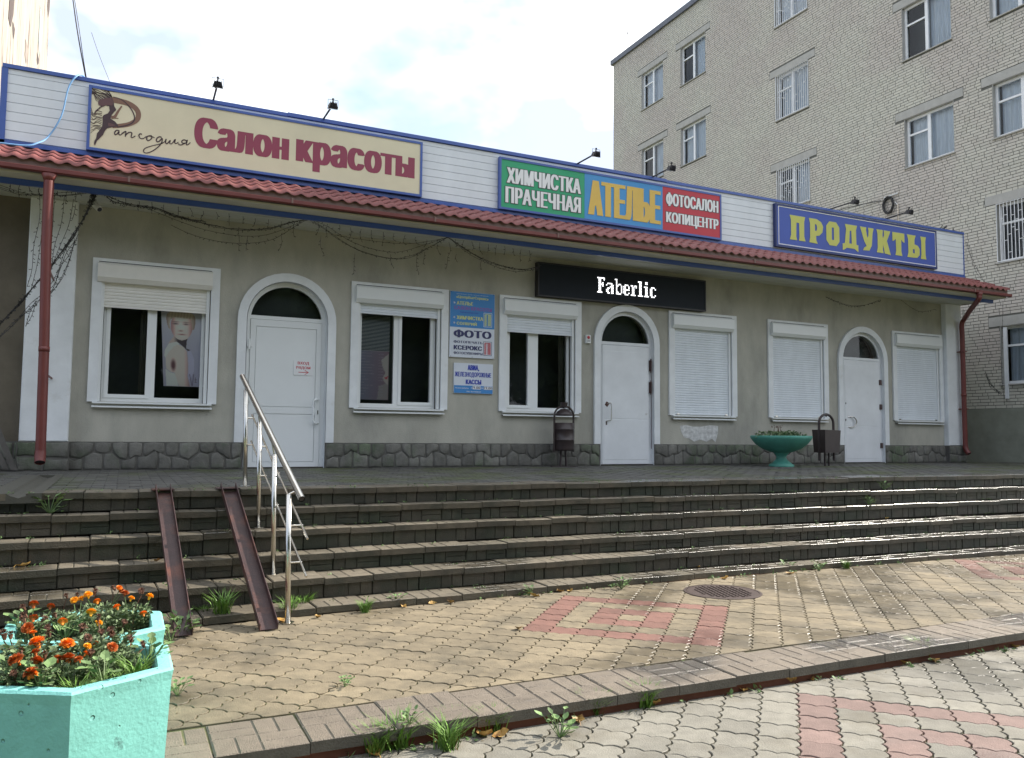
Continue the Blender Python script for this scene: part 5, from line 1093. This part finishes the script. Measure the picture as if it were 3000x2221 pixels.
FLW = [(745, 270, 'y', -7.35, 1.15), (690, 300, 'y', -7.36, .8), (630, 315, 'y', -7.42, 1.0), (822, 325, 'o', -7.4, .9), (772, 418, 'y', -7.6, 1.2), (1010, 210, 'o', -7.3, .8), (1060, 255, 'r', -7.32, 1.0), (1030, 235, 'r', -7.3, .7), (1112, 300, 'y', -7.4, .9), (1270, 282, 'y', -7.38, 1.05), (1200, 235, 'b', -7.35, 1.3), (990, 372, 'o', -7.5, .95), (1215, 428, 'o', -7.5, .9), (960, 210, 'b', -7.3, 1.1), (1055, 500, 'b', -7.6, 1.1),
       (285, 350, 'r', -7.5, 1.2), (285, 468, 'r', -7.62, 1.1), (530, 497, 'o', -7.7, 1.1), (838, 507, 'y', -7.7, .9), (430, 368, 'r', -7.45, 1.0), (805, 240, 'b', -7.3, 1.3), (655, 272, 'b', -7.35, 1.1), (562, 275, 'b', -7.35, 1.0), (197, 372, 'b', -7.45, 1.2), (205, 440, 'b', -7.55, 1.3), (375, 470, 'b', -7.6, 1.2), (465, 440, 'b', -7.6, 1.0), (195, 475, 'b', -7.65, 1.3),
       (312, 672, 'o', -8.3, 1.55), (570, 687, 'o', -8.28, 1.45), (742, 707, 'y', -8.3, .85), (137, 822, 'r', -8.42, 1.5), (310, 832, 'r', -8.42, 1.3), (480, 815, 'r', -8.4, 1.0), (580, 812, 'r', -8.4, 1.5), (665, 818, 'r', -8.42, .9), (262, 938, 'o', -8.52, 1.25), (262, 930, 'r', -8.53, 1.35), (950, 715, 'r', -8.3, 1.2), (235, 552, 'r', -8.05, 1.3), (280, 592, 'o', -8.1, .8), (730, 768, 'o', -8.38, .7), (810, 680, 'r', -8.25, .6), (35, 600, 'b', -8.15, 1.5), (940, 565, 'b', -8.1, 1.2), (950, 605, 'b', -8.1, 1.1), (1110, 635, 'b', -8.2, 1.2), (1215, 682, 'b', -8.25, 1.1), (740, 640, 'b', -8.2, 1.5), (700, 545, 'b', -8.05, 1.4), (860, 585, 'b', -8.1, 1.1), (405, 545, 'b', -8.05, 1.1), (300, 755, 'r', -8.35, .9), (380, 770, 'b', -8.35, 1.2), (175, 745, 'b', -8.35, 1.1), (320, 690, 'b', -8.3, 1.2), (415, 590, 'b', -8.1, 1.2), (120, 935, 'b', -8.5, 1.1), (90, 605, 'b', -8.12, 1.2), (835, 455, 'b', -7.98, 1.1), (770, 755, 'b', -8.38, 1.1)]
for x, y, c_, Yp, s_ in FLW:
    p = Vector(pz_(x, y, Yp)); o, ax, ay = min(mar, key=lambda t: (t[1]-p.x)**2+(t[2]-p.y)**2); base_ = Vector((ax, ay, ZS))
    h = bpy.data.objects.new('flower_head', HM[c_]); COL.objects.link(h); h.parent = o; h.location = p-base_; h.scale = (s_*.8,)*3; h.rotation_euler = (random.uniform(.1, .8), random.uniform(-.4, .4), random.uniform(0, 6))
    st = MB(); r0 = Vector((random.uniform(-.03, .03), random.uniform(-.03, .03), 0)); e = p-base_-Vector((0, 0, .02*s_)); st.tube([r0, r0.lerp(e, .6)+Vector((random.uniform(-.015, .015), 0, .01)), e], [.0022, .002, .003], 4, cap=False)
    so_ = bpy.data.objects.new('stem', st.mesh('stem', m_leafl if c_ != 'b' else m_dry)); COL.objects.link(so_); so_.parent = o

# ------------------------------------------------------------------ manhole cover
mc = Vector((4.20, -6.20, UP_Z)); MH = thing('manhole_cover', mc, 'round rusty cast iron manhole cover set in the paving', 'manhole cover')
q = MB(); q.lathe([(.36, -.005), (.36, .006), (.335, .008), (.335, .004)], mc, 40); q.obj('rim', m_iron, MH)
q = MB(); q.lathe([(0, .006), (.33, .006)], mc, 40); q.obj('cover_plate', m_iron, MH)
q = MB(); ca, sa = math.cos(-.3), math.sin(-.3)
for k in range(-6, 7):
    for j in range(-4, 5):
        u, v = k*.045, j*.062+(k % 2)*.031
        if math.hypot(u, v) < .27 and abs(v) < .25:
            cx, cy = mc.x+u*ca-v*sa, mc.y+u*sa+v*ca; d1 = Vector((-sa, ca, 0))*.024; d2 = Vector((ca, sa, 0))*.009; z0, z1 = UP_Z+.005, UP_Z+.013; c0 = Vector((cx, cy, 0))
            b4 = [c0-d1-d2, c0+d1-d2, c0+d1+d2, c0-d1+d2]; q.add([(p.x, p.y, z0) for p in b4]+[(p.x, p.y, z1) for p in b4], [(4, 7, 6, 5), (0, 1, 5, 4)[::-1], (1, 2, 6, 5)[::-1], (2, 3, 7, 6)[::-1], (3, 0, 4, 7)[::-1]])
q.obj('tread_ribs', m_iron, MH)

# ------------------------------------------------------------------ weeds and leaves
def onstep(x, y):
    # lands a photograph point on the first tread or ground it meets
    d = ray(x, y)
    for Z, kk in ((UP_Z, 9), (LO_Z, 10)) if False else (): pass
    best = None
    for k in range(6):
        q = onZ(x, y, ZK[k]); yb = ynose(k-1, q[0])+.03 if k else -3.
        if ynose(k, q[0])-.02 <= q[1] <= yb: return q
    q = onZ(x, y, UP_Z)
    if q[1] > -8.36: return q
    return onZ(x, y, LO_Z)
tufts = [(845, 1805, 'g', 1.1, 'bright grass tuft beside the foot of lowest handrail post'), (890, 1785, 'g', 1.0, 'grass tuft against the lowest step right of handrail'), (652, 1798, 'g', 1.25, 'grass tuft on lowest step between the two ramps'), (600, 1812, 'g', .8, 'thin grass sprouting left of centre between the two ramps'),
         (1070, 1793, 'g', .8, 'grass tuft at the foot of lowest step left of red paving square'), (1165, 2190, 'g', 1.2, 'grass tuft growing over the kerb edge near bottom centre'), (1100, 2205, 'g', 1.0, 'grass tuft at the bottom edge under the chipped kerb'), (1310, 2195, 'g', 1.1, 'light green grass tuft beside curled yellow leaf below kerb'), (1445, 2140, 'g', .9, 'thin grass tuft leaning out of the kerb joint'), (1890, 2070, 'g', 1.0, 'stiff grass tuft beside a dry leaf below the kerb'), (1330, 2150, 'g', .9, 'wispy grass along the kerb above the yellow leaf'),
         (1740, 2090, 'g', .9, 'dark grass clump under the kerb between bottom centre and right'), (2700, 1925, 'g', 1.0, 'dark grass clump under the kerb at lower right'), (2480, 1665, 'g', .7, 'small grass clump at foot of stairs on the right side'), (535, 1860, 'b', 1.4, 'leafy weed at the bottom of left ramp'), (500, 1880, 'b', 1.0, 'small weed between rear planter and left ramp'), (1160, 1775, 'b', .9, 'small leafy weed at the foot of the lowest step'),
         (1552, 1745, 'b', .8, 'tiny leafy weed by stair foot above red square'), (1820, 1725, 'b', .9, 'leafy weed at stair foot left of manhole'), (2310, 1672, 'b', .9, 'leafy weed at stair foot right of manhole'), (2400, 1672, 'b', .9, 'small green weed at stair foot right of the grass clump'), (1640, 2160, 'b', 1.1, 'leafy weed under the kerb beside dry leaves'), (145, 1504, 'b', 1.4, 'leafy weed on the second tread at far left'), (1120, 1465, 'b', 1.1, 'leafy weed at back of second tread right of handrail'), (1400, 1460, 'b', 1.3, 'tall leafy weed at back of second tread near centre'),
         (2590, 1435, 'b', 1.0, 'small weed on second tread at right'), (2615, 1432, 'b', 1.2, 'taller weed on second tread at right'), (2545, 1478, 'b', 1.0, 'weed on third tread at right'), (2716, 1470, 'g', .8, 'two grass stalks on the third tread at right'), (1200, 2120, 'b', .6, 'flat weed in a paving joint above the kerb'), (1010, 2012, 'b', .6, 'flat dry weed in a paving joint right of front planter'), (520, 2038, 'b', .8, 'flat weed in paving joint beside front planter')]
for x, y, k, s_, lab in tufts:
    q = onstep(x, y); o = plant(k, 'grass_tuft' if k == 'g' else 'leafy_weed', q[0], q[1], q[2]-.005, lab, 'grass' if k == 'g' else 'weed', s_*1.12)
wd = MB()
for k in range(6):
    for _ in range(60):
        x = random.uniform(-2.5, 10.5); y = ynose(k, x)+(.16 if k else .0)-random.uniform(0, .01)
        if k and random.random() < .6: y = ynose(k-1, x)+.02
        v, f = leafcloud(random.randint(3, 8), .015, .015, .008, .028); wd.add([(x+p.x, y+p.y, ZK[k]+.001+p.z) for p in v], f)
for _ in range(70):
    x = random.uniform(-.3, 10); y = -5.60+random.gauss(0, .02); v, f = leafcloud(random.randint(3, 9), .02, .02, .01, .04); wd.add([(x+p.x, y+p.y, UP_Z+p.z) for p in v], f)
for _ in range(40):
    x = random.uniform(-.4, 8); y = -8.375+random.gauss(0, .012); v, f = leafcloud(random.randint(3, 9), .02, .02, .01, .045); wd.add([(x+p.x, y+p.y, LO_Z+p.z) for p in v], f)
wd.obj('small_weeds', m_leafl, label='tiny green weeds sprouting from joints of the stairs and kerb', kind='stuff')
ms = MB()
for _ in range(900):
    if random.random() < .5: x = random.uniform(-1, 9); y = random.uniform(-7.9, -5.65); z = UP_Z
    else: x = random.uniform(-1, 8); y = random.choice([-5.62, -8.37])+random.gauss(0, .03); z = UP_Z if y > -6.5 else LO_Z
    l = random.uniform(.003, .012); a = random.uniform(0, 3.14); ms.add([(x-l*math.cos(a), y-l*math.sin(a), z+.002), (x+l*.3, y-l*.3, z+.004), (x+l*math.cos(a), y+l*math.sin(a), z+.003), (x-l*.3, y+l*.4, z+.006)], [(0, 1, 2, 3)])
ms.obj('crumbs', mat('plant_crumbs', (.16, .13, .07), .9, .4, 40, isl=.4), label='crumbs of dry plant litter scattered over the paving', kind='stuff')
def dry_leaf(l=.07):
    q = MB(); n_ = 6; vs = []
    for i in range(n_+1):
        t = i/n_; w_ = l*.34*math.sin(math.pi*min(1, t*1.05))**.8*(1+random.uniform(-.15, .15)); z = l*.25*(t-.5)**2*4*random.uniform(.4, 1.1); vs += [(l*(t-.5), -w_, z+w_*random.uniform(.4, 1.0)), (l*(t-.5), 0, z), (l*(t-.5), w_, z+w_*random.uniform(.4, 1.0))]
    q.add(vs, [f for i in range(n_) for f in ((3*i, 3*i+3, 3*i+4, 3*i+1), (3*i+1, 3*i+4, 3*i+5, 3*i+2))]); q.tube([(l*.5, 0, vs[-2][2]), (l*.68, .004, .004)], .0012, 3, cap=False)
    return q.mesh('dry_leaf', m_dleaf)
LM = [dry_leaf() for _ in range(4)]
leaves = [(1295, 2175, 1.9, 'curled yellow brown leaf lying against grass below the kerb'), (1325, 2185, 1.6, 'brown half of leaf pair beside the light green grass tuft'), (1090, 2208, 1.8, 'orange brown leaf at the bottom edge below the kerb'), (1420, 2160, 1.9, 'two toned dry leaf in the kerb gap left of centre'), (1470, 2158, 1.4, 'small curled leaf beside the two toned leaf'), (1695, 2118, 1.7, 'crumpled tan leaf under the kerb at bottom centre'), (1920, 2065, 1.6, 'pale curled leaf right of the stiff grass tuft'), (2178, 2025, 1.3, 'reddish leaf under the kerb left of the red lower tiles'),
          (2318, 2000, 1.8, 'tall curled tan leaf standing by the kerb above red lower tiles'), (2372, 1990, 1.2, 'whitish dry leaf right of tall curled leaf'), (2488, 1965, 1.2, 'brown leaf curled under kerb at lower right'), (2640, 1945, 1.8, 'dry leaf leaning on kerb at lower right'), (2738, 1940, 1.5, 'flat reddish leaf on lower paving at right'), (2690, 1933, 1.2, 'small brown leaf close to the dark grass clump'), (2840, 1910, 1.4, 'yellow leaf on lower paving near right edge'), (2945, 1893, 1.2, 'reddish brown leaf at the kerb by right edge'), (2975, 1898, 1.2, 'pale brown leaf at the right edge below kerb'),
          (1565, 1748, 1.4, 'orange brown leaf by stair foot above the red square'), (1640, 1735, 1.5, 'yellow and brown leaf at stair foot just above red square'), (1670, 1732, 1.3, 'pale leaf touching top corner of the red square'), (1320, 1768, 1.3, 'brown leaf at the stair foot left of the red square'), (1265, 1770, 1.0, 'small tan leaf by stair foot near centre'), (1182, 1778, 1.2, 'brown crumpled leaf by foot of the stairs right of handrail'), (2125, 1697, 1.5, 'tan leaf at stair foot just above the manhole'), (2315, 1683, 1.5, 'orange leaf at the stair foot right of manhole'),
          (1518, 1845, 1.3, 'white edged dry leaf at left corner of red square'), (70, 1659, 1.5, 'pale yellow leaf on fourth tread at far left'), (1060, 1660, 1.1, 'curled brown leaf on fifth tread right of handrail'), (1040, 1590, 1.1, 'small leaf pair on fourth tread near the handrail'), (1200, 1585, 1.1, 'curled orange leaf on fourth tread near centre'), (1436, 1572, 1.0, 'tiny curled leaf on fourth tread at centre'), (1390, 1711, 1.0, 'thin tan leaf on lowest tread near centre'), (2047, 1663, 1.0, 'small pale leaf on lowest tread above manhole'), (823, 1678, 1.3, 'yellow leaf on fifth tread by handrail post'), (460, 1645, 1.1, 'yellow leaf tucked behind the left ramp'), (2600, 1520, 1.0, 'small orange leaf on wet fourth tread at right'), (2930, 1595, 1.0, 'upright orange leaf on wet lowest tread at right'), (2185, 1500, .9, 'tiny yellow leaf on fourth tread right of centre'), (930, 1810, 1.1, 'green curled leaf by foot of stairs right of handrail'), (820, 1822, 1.3, 'pale leaf between right ramp and handrail foot')]
for x, y, s_, lab in leaves:
    q = onstep(x, y); o = bpy.data.objects.new('fallen_leaf', random.choice(LM)); COL.objects.link(o); o.location = (q[0], q[1], q[2]+.003); o.scale = (s_*.98,)*3; o.rotation_euler = (random.uniform(-.4, .4), random.uniform(-.4, .4), random.uniform(0, 6.28)); tag(o, lab, 'leaf', 'fallen leaves')

# leaning boards at far left
for a, b, lab in (((-2.46, -.35, .76), (-2.17, -.30, .02), 'thin dark board leaning on the wall at far left'), ((-2.58, -.33, .72), (-2.26, -.28, .03), 'second leaning board behind the first at far left')):
    q = MB(); a, b = Vector(a), Vector(b); q.add([a+Vector((-.035, 0, 0)), a+Vector((.035, 0, 0)), b+Vector((.035, 0, 0)), b+Vector((-.035, 0, 0)), a+Vector((-.035, .02, 0)), a+Vector((.035, .02, 0)), b+Vector((.035, .02, 0)), b+Vector((-.035, .02, 0))], [(0, 3, 2, 1), (4, 5, 6, 7), (0, 1, 5, 4), (1, 2, 6, 5), (2, 3, 7, 6), (3, 0, 4, 7)]); q.obj('leaning_board', mat('old_board', (.12, .11, .10), .8, .3, 5), label=lab, cat='board')

# ------------------------------------------------------------------ brick apartment building on the right
BX = 18.0; BY0, BY1, BT = -4.09, 17.15, 17.08
BB = thing('apartment_building', (BX, 6, -1), 'tall yellow brick apartment block with white framed windows and some grilles', 'building')
FLZ = [(14.03, 15.58), (10.87, 12.38), (7.87, 9.24), (4.79, 6.24), (1.85, 3.25)]
COLS = [(13.505, 15.01, 0), (10.90, 12.40, 0), (5.94, 7.35, 1), (1.10, 2.56, 0), (-1.40, .07, 0)]
wins = []
for ci, (a, b, gr) in enumerate(COLS):
    for fi, (z0, z1) in enumerate(FLZ):
        if fi >= 3 and ci < 4: continue
        if fi == 0 and ci == 4: pass
        wins.append((a, b, z0, z1, gr or (ci == 4 and fi == 3), ci, fi))
lp = [[(BY0, -1), (BY1, -1), (BY1, BT), (BY0, BT)]]+[[(a, z0), (a, z1), (b, z1), (b, z0)] for a, b, z0, z1, *_ in wins]
def yzprism(mb, loops, x0, x1, sides=True):
    t = MB(); t.prism(loops, 0, 1, sides=sides); mb.add([(x0 if y == 0 else x1, x, z) for x, y, z in t.v], [f[::-1] for f in t.f])
q = MB(); yzprism(q, lp, BX, BX+.22); bw = q.obj('brick_wall', m_bmort, BB)
q = MB(); q.box(BX+.7, BX+12, BY0, BY1, -1, BT-.3); q.box(BX, BX+.7, BY1-.02, BY1, -1, BT-.1); q.box(BX, BX+.7, BY0, BY0+.02, -1, BT-.1); q.box(BX+.01, BX+12, BY0+.02, BY1-.02, BT-.32, BT-.1); q.obj('building_mass', m_brick, BB)
# bricks
lint = [(a-.28, b+.28, z1, z1+.235) for a, b, z0, z1, *_ in wins]
CH = .0775; bricks = []
zc = 1.28; row = 0
while zc < BT-.10:
    y = BY0+random.uniform(0, .2)
    while y < BY1-.02:
        l = .25 if random.random() < .72 else .12
        y2 = min(y+l, BY1-.004)
        hid = (y > 1.2 and zc < 3.6)
        if not hid:
            segs = [(y, y2)]
            for (a, b, z0, z1) in [(a, b, z0, z1) for a, b, z0, z1, *_ in wins]+lint:
                if zc+CH*.9 > z0+.01 and zc < z1-.01:
                    ns = []
                    for s0, s1 in segs:
                        if s1 <= a or s0 >= b: ns.append((s0, s1))
                        else:
                            if s0 < a-.02: ns.append((s0, a-.004))
                            if s1 > b+.02: ns.append((b+.004, s1))
                    segs = ns
            for s0, s1 in segs:
                if s1-s0 > .02: bricks.append((s0, s1, zc))
        y = y2+.014
    zc += CH; row += 1
def nearkey(b_):
    X, Y, D = pix((BX, (b_[0]+b_[1])/2, b_[2])); return D if (0 < X < 3000 and 0 < Y < 2221 and b_[2] > 3.9) else 1e6+D
bricks.sort(key=nearkey)
H = CH-.015
def brick_geo(mb, y0, y1, z, x=BX):
    p = .007+random.uniform(-.002, .0025); e = .002
    mb.add([(x-p, y0, z), (x-p, y1, z), (x-p, y1, z+H), (x-p, y0, z+H), (x, y0, z), (x, y1, z), (x, y1, z+H), (x, y0, z+H)], [(0, 3, 2, 1), (0, 1, 5, 4), (3, 7, 6, 2), (0, 4, 7, 3), (1, 2, 6, 5)])
for (y0, y1, z) in bricks[:300]:
    mb = MB(); brick_geo(mb, y0, y1, z); mb.obj('brick', m_brick, bw)
rest = MB()
for (y0, y1, z) in bricks[300:]: brick_geo(rest, y0, y1, z)
rest.obj('brickwork', m_brick, bw, kind='stuff')
q = MB(); q.box(BX-.02, BX-.001, BY0, BY1, -1, 1.27); q.obj('plastered_base', mat('grey_green_plaster', (.26, .27, .22), .9, .15, 3, .3), BB)
q = MB()
yy = BY0-.1
while yy < BY1+.1:
    y2 = min(yy+random.uniform(.7, 1.3), BY1+.12); dz = random.uniform(-.05, .03); q.box(BX-.10, BX+.3, yy, y2-.004, BT-.20+dz, BT+.02+dz*.3); yy = y2
q.obj('roof_flashing', m_flash, BB)
m_wood = mat('white_window_paint', (.82, .83, .84), .5, .06)
def bwin(a, b, z0, z1, gr, ci, fi):
    q = MB(); x0 = BX+.10; x1 = x0+.07; t = .075; mid = a+(b-a)*.42
    q.box(x0, x1, a, a+t, z0, z1); q.box(x0, x1, b-t, b, z0, z1); q.box(x0+.001, x1, a+t, b-t, z0, z0+t); q.box(x0+.001, x1, a+t, b-t, z1-t, z1); q.box(x0, x1, mid+.17-.045, mid+.17+.045, z0+t, z1-t)
    zt = z0+(z1-z0)*.66; q.box(x0+.002, x1, mid+.17+.045, b-t, zt-.025, zt+.025)
    wo = q.obj('window', m_wood, BB)
    m0 = mid+.17
    for (c, d, e, f_) in ((a+t, m0-.045, z0+t, z1-t), (m0+.045, b-t, z0+t, zt-.025), (m0+.045, b-t, zt+.025, z1-t)):
        p = MB(); p.add([(x0+.035, c, e), (x0+.035, d, e), (x0+.035, d, f_), (x0+.035, c, f_)], [(0, 3, 2, 1)]); p.obj('pane', m_glass, wo)
    p = MB(); n_ = 22; yl = [a+t+(m0-a-t+.0)*k/n_ for k in range(n_+1)]
    full = (ci+fi) % 3 != 1
    yl = [a+t+((b-a-2*t) if full else (m0-a-t))*k/n_ for k in range(n_+1)]
    zz1 = z1 if not full else z1
    p.add([(x0+.17+.02*math.sin(k*1.7), y, z) for z in (z0, zz1) for k, y in enumerate(yl)], [(k, n_+1+k, n_+2+k, k+1) for k in range(n_)]); p.obj('curtain', m_curt, wo)
    p = MB(); p.add([(x0+.45, a-.2, z0-.2), (x0+.45, b+.2, z0-.2), (x0+.45, b+.2, z1+.2), (x0+.45, a-.2, z1+.2)], [(0, 3, 2, 1)]); p.obj('dark_room', m_dark, wo)
    p = MB(); p.add([(BX-.012, a-.27, z1+.004), (BX-.012, b+.27, z1+.004), (BX-.012, b+.27, z1+.23), (BX-.012, a-.27, z1+.23), (BX+.1, a-.27, z1+.002), (BX+.1, b+.27, z1+.002), (BX, a-.27, z1+.23), (BX, b+.27, z1+.23), (BX, a-.27, z1+.004), (BX, b+.27, z1+.004)], [(0, 3, 2, 1), (0, 1, 5, 4), (3, 6, 7, 2), (0, 8, 6, 3), (1, 2, 7, 9)]); p.obj('lintel', m_conc, wo)
    p = MB(); p.box(BX-.05, BX+.12, a-.03, b+.03, z0-.03, z0-.003); p.obj('sill', m_conc, wo)
    p = MB(); p.box(BX-.004, BX+.10, a+.001, a+.012, z0, z1); p.box(BX-.004, BX+.10, b-.012, b-.001, z0, z1); p.box(BX-.004, BX+.1, a+.012, b-.012, z1-.012, z1-.001); p.obj('reveal', m_conc, wo)
    if gr:
        p = MB(); xg = BX-.03; p.tube([(xg, a+.02, z0+.02), (xg, b-.02, z0+.02), (xg, b-.02, z1-.02), (xg, a+.02, z1-.02), (xg, a+.02, z0+.02)], .014, 4)
        nb = 16
        for k in range(1, nb):
            y = a+.02+(b-a-.04)*k/nb; p.tube([(xg, y, z0+.02), (xg, y, z1-.02)], .009, 4, cap=False)
            if k < nb-1:
                for _ in range(2):
                    z = random.uniform(z0+.2, z1-.2); p.tube([(xg, y, z), (xg, y+(b-a-.04)/nb, z)], .009, 4, cap=False)
        p.obj('window_grille', m_wood, wo)
for wn in wins: bwin(*wn)
q = MB(); q.tube([(BX+.3, 16.5, BT), (BX+.3, 16.5, BT+1.05)], .012, 5); q.tube([(BX+.3, 16.5, BT+1.0), (BX+.3, 16.5, BT+1.08)], .025, 5); q.obj('antenna', m_black, label='thin rod antenna on the roof edge of brick building', cat='antenna')
q = MB(); pts = [(BX-.03-.06*math.sin(k*.4), 11.0+.35*math.cos(k*.25), BT+.05+.3*max(0, math.sin(k*.25))) for k in range(13)]; q.tube(pts, .012, 4); q.obj('roof_loop', m_black, label='thin wire loop standing on roof edge of brick building', cat='wire')
# cable coil
CO = thing('cable_coil', (BX-.05, 3.0, 7.0), 'coil of black cable hanging on brick wall above groceries sign', 'cable coil')
q = MB()
for k in range(9):
    ph = random.uniform(0, 6); rr = random.uniform(.11, .17); q.tube([(BX-.04-.02*k*.3, 3.08+rr*math.cos(6.283*j/24+ph)+random.uniform(-.01, .01), 6.98+rr*1.45*math.sin(6.283*j/24+ph)) for j in range(25)], .012, 5)
q.obj('cable_loops', m_wire, CO)
q = MB(); q.tube(smooth([onX(2580, 588, BX-.04), onX(2520, 600, BX-.1), onX(2470, 612, BX-.3)], 5)+[(11.9, -.6, 5.1)], .012, 5); q.obj('cable_tail', m_wire, CO)
q = MB(); q.tube([onX(2622, 592, BX-.04), onX(2631, 600, BX-.04), onX(2632, 655, BX-.04)], .012, 5); q.tube([onX(2590, 580, BX-.04), onX(2632, 565, BX-.05)], .02, 5); q.obj('wall_hook', m_steel, CO)
q = MB(); q.box(BX-.06, BX-.02, -.12, -.04, 1.5, 3.2); q.obj('window_board', m_white, BB)

# ------------------------------------------------------------------ tall sunlit building beyond the left end
LBd = thing('tall_building', (-5.5, 9, -1), 'tall pale building with flaking wall rising behind the left end', 'building')
m_pale = mat('flaking_pale_wall', (.40, .365, .32), .9, .12, 3, .4, 12, col2=(.16, .12, .10), c2s=5.5, c2lo=.55, c2hi=.64, stretch=(1, 1, .10))
q = MB(); q.box(-9, -2.9, 1.2, 9.25, -1, 19); q.obj('wall', m_pale, LBd)
m_patch = mat('bare_patch', (.10, .075, .07), .9, .2)
for (y0, y1, z0, z1, m_) in [(onX(a_, 100, -2.9)[1], onX(b_, 100, -2.9)[1], onX((a_+b_)/2, d_, -2.9)[2], onX((a_+b_)/2, c_, -2.9)[2], m_) for a_, b_, c_, d_, m_ in ((21, 36, -60, 75, m_patch), (35, 42, 70, 118, m_patch), (134, 141, -60, 40, m_patch), (113, 123, 20, 178, mat('old_green_pipe', (.35, .42, .40), .6)), (111, 117, 178, 210, m_patch), (75, 84, 135, 205, mat('bare_render', (.3, .25, .22), .9)))]:
    p = MB(); yzprism(p, [[(y0, z0+random.uniform(0, .2)), (y0+.02, (z0+z1)/2), (y0-.03, z1), (y1, z1), (y1-.04, (z0+z1)/2), ((y0+y1)/2, z0)]], -2.893, -2.893, sides=False); p.obj('bare_strip', m_, LBd)

# ------------------------------------------------------------------ trees behind the viewpoint, mirrored in the shop windows
m_tr = mat('tree_leaves', (.11, .17, .08), .6, .4, 3, isl=.4)
tb = MB()
for (cx, cy, cz, rx, rz) in ((-8, -23, 5, 4.5, 5.2), (-1, -25, 6, 5, 6), (6, -23, 5, 4.2, 5.2), (13, -25, 6, 5, 6), (20, -23, 4.5, 4, 5), (-16, -24, 5, 5, 6)):
    for _ in range(5200):
        a = random.uniform(0, 6.283); u = random.uniform(-1, 1); rr = random.random()**.4; s_ = math.sqrt(1-u*u); c = Vector((cx+rx*rr*s_*math.cos(a), cy+rx*.6*rr*s_*math.sin(a), cz+rz*rr*u)); 
        if c.z < -.6: continue
        d = Vector((random.gauss(0, 1), random.gauss(0, 1), random.gauss(0, 1))).normalized(); e = d.orthogonal().normalized(); l = random.uniform(.25, .5); tb.add([c-d*l, c+e*l*.6, c+d*l, c-e*l*.6], [(0, 1, 2, 3)])
    tb.tube([(cx, cy, -1.1), (cx+.1, cy, cz-2), (cx, cy, cz)], [.28, .2, .1], 7)
tb.obj('tree_belt', m_tr, label='belt of leafy trees facing the shop across the yard', kind='stuff')
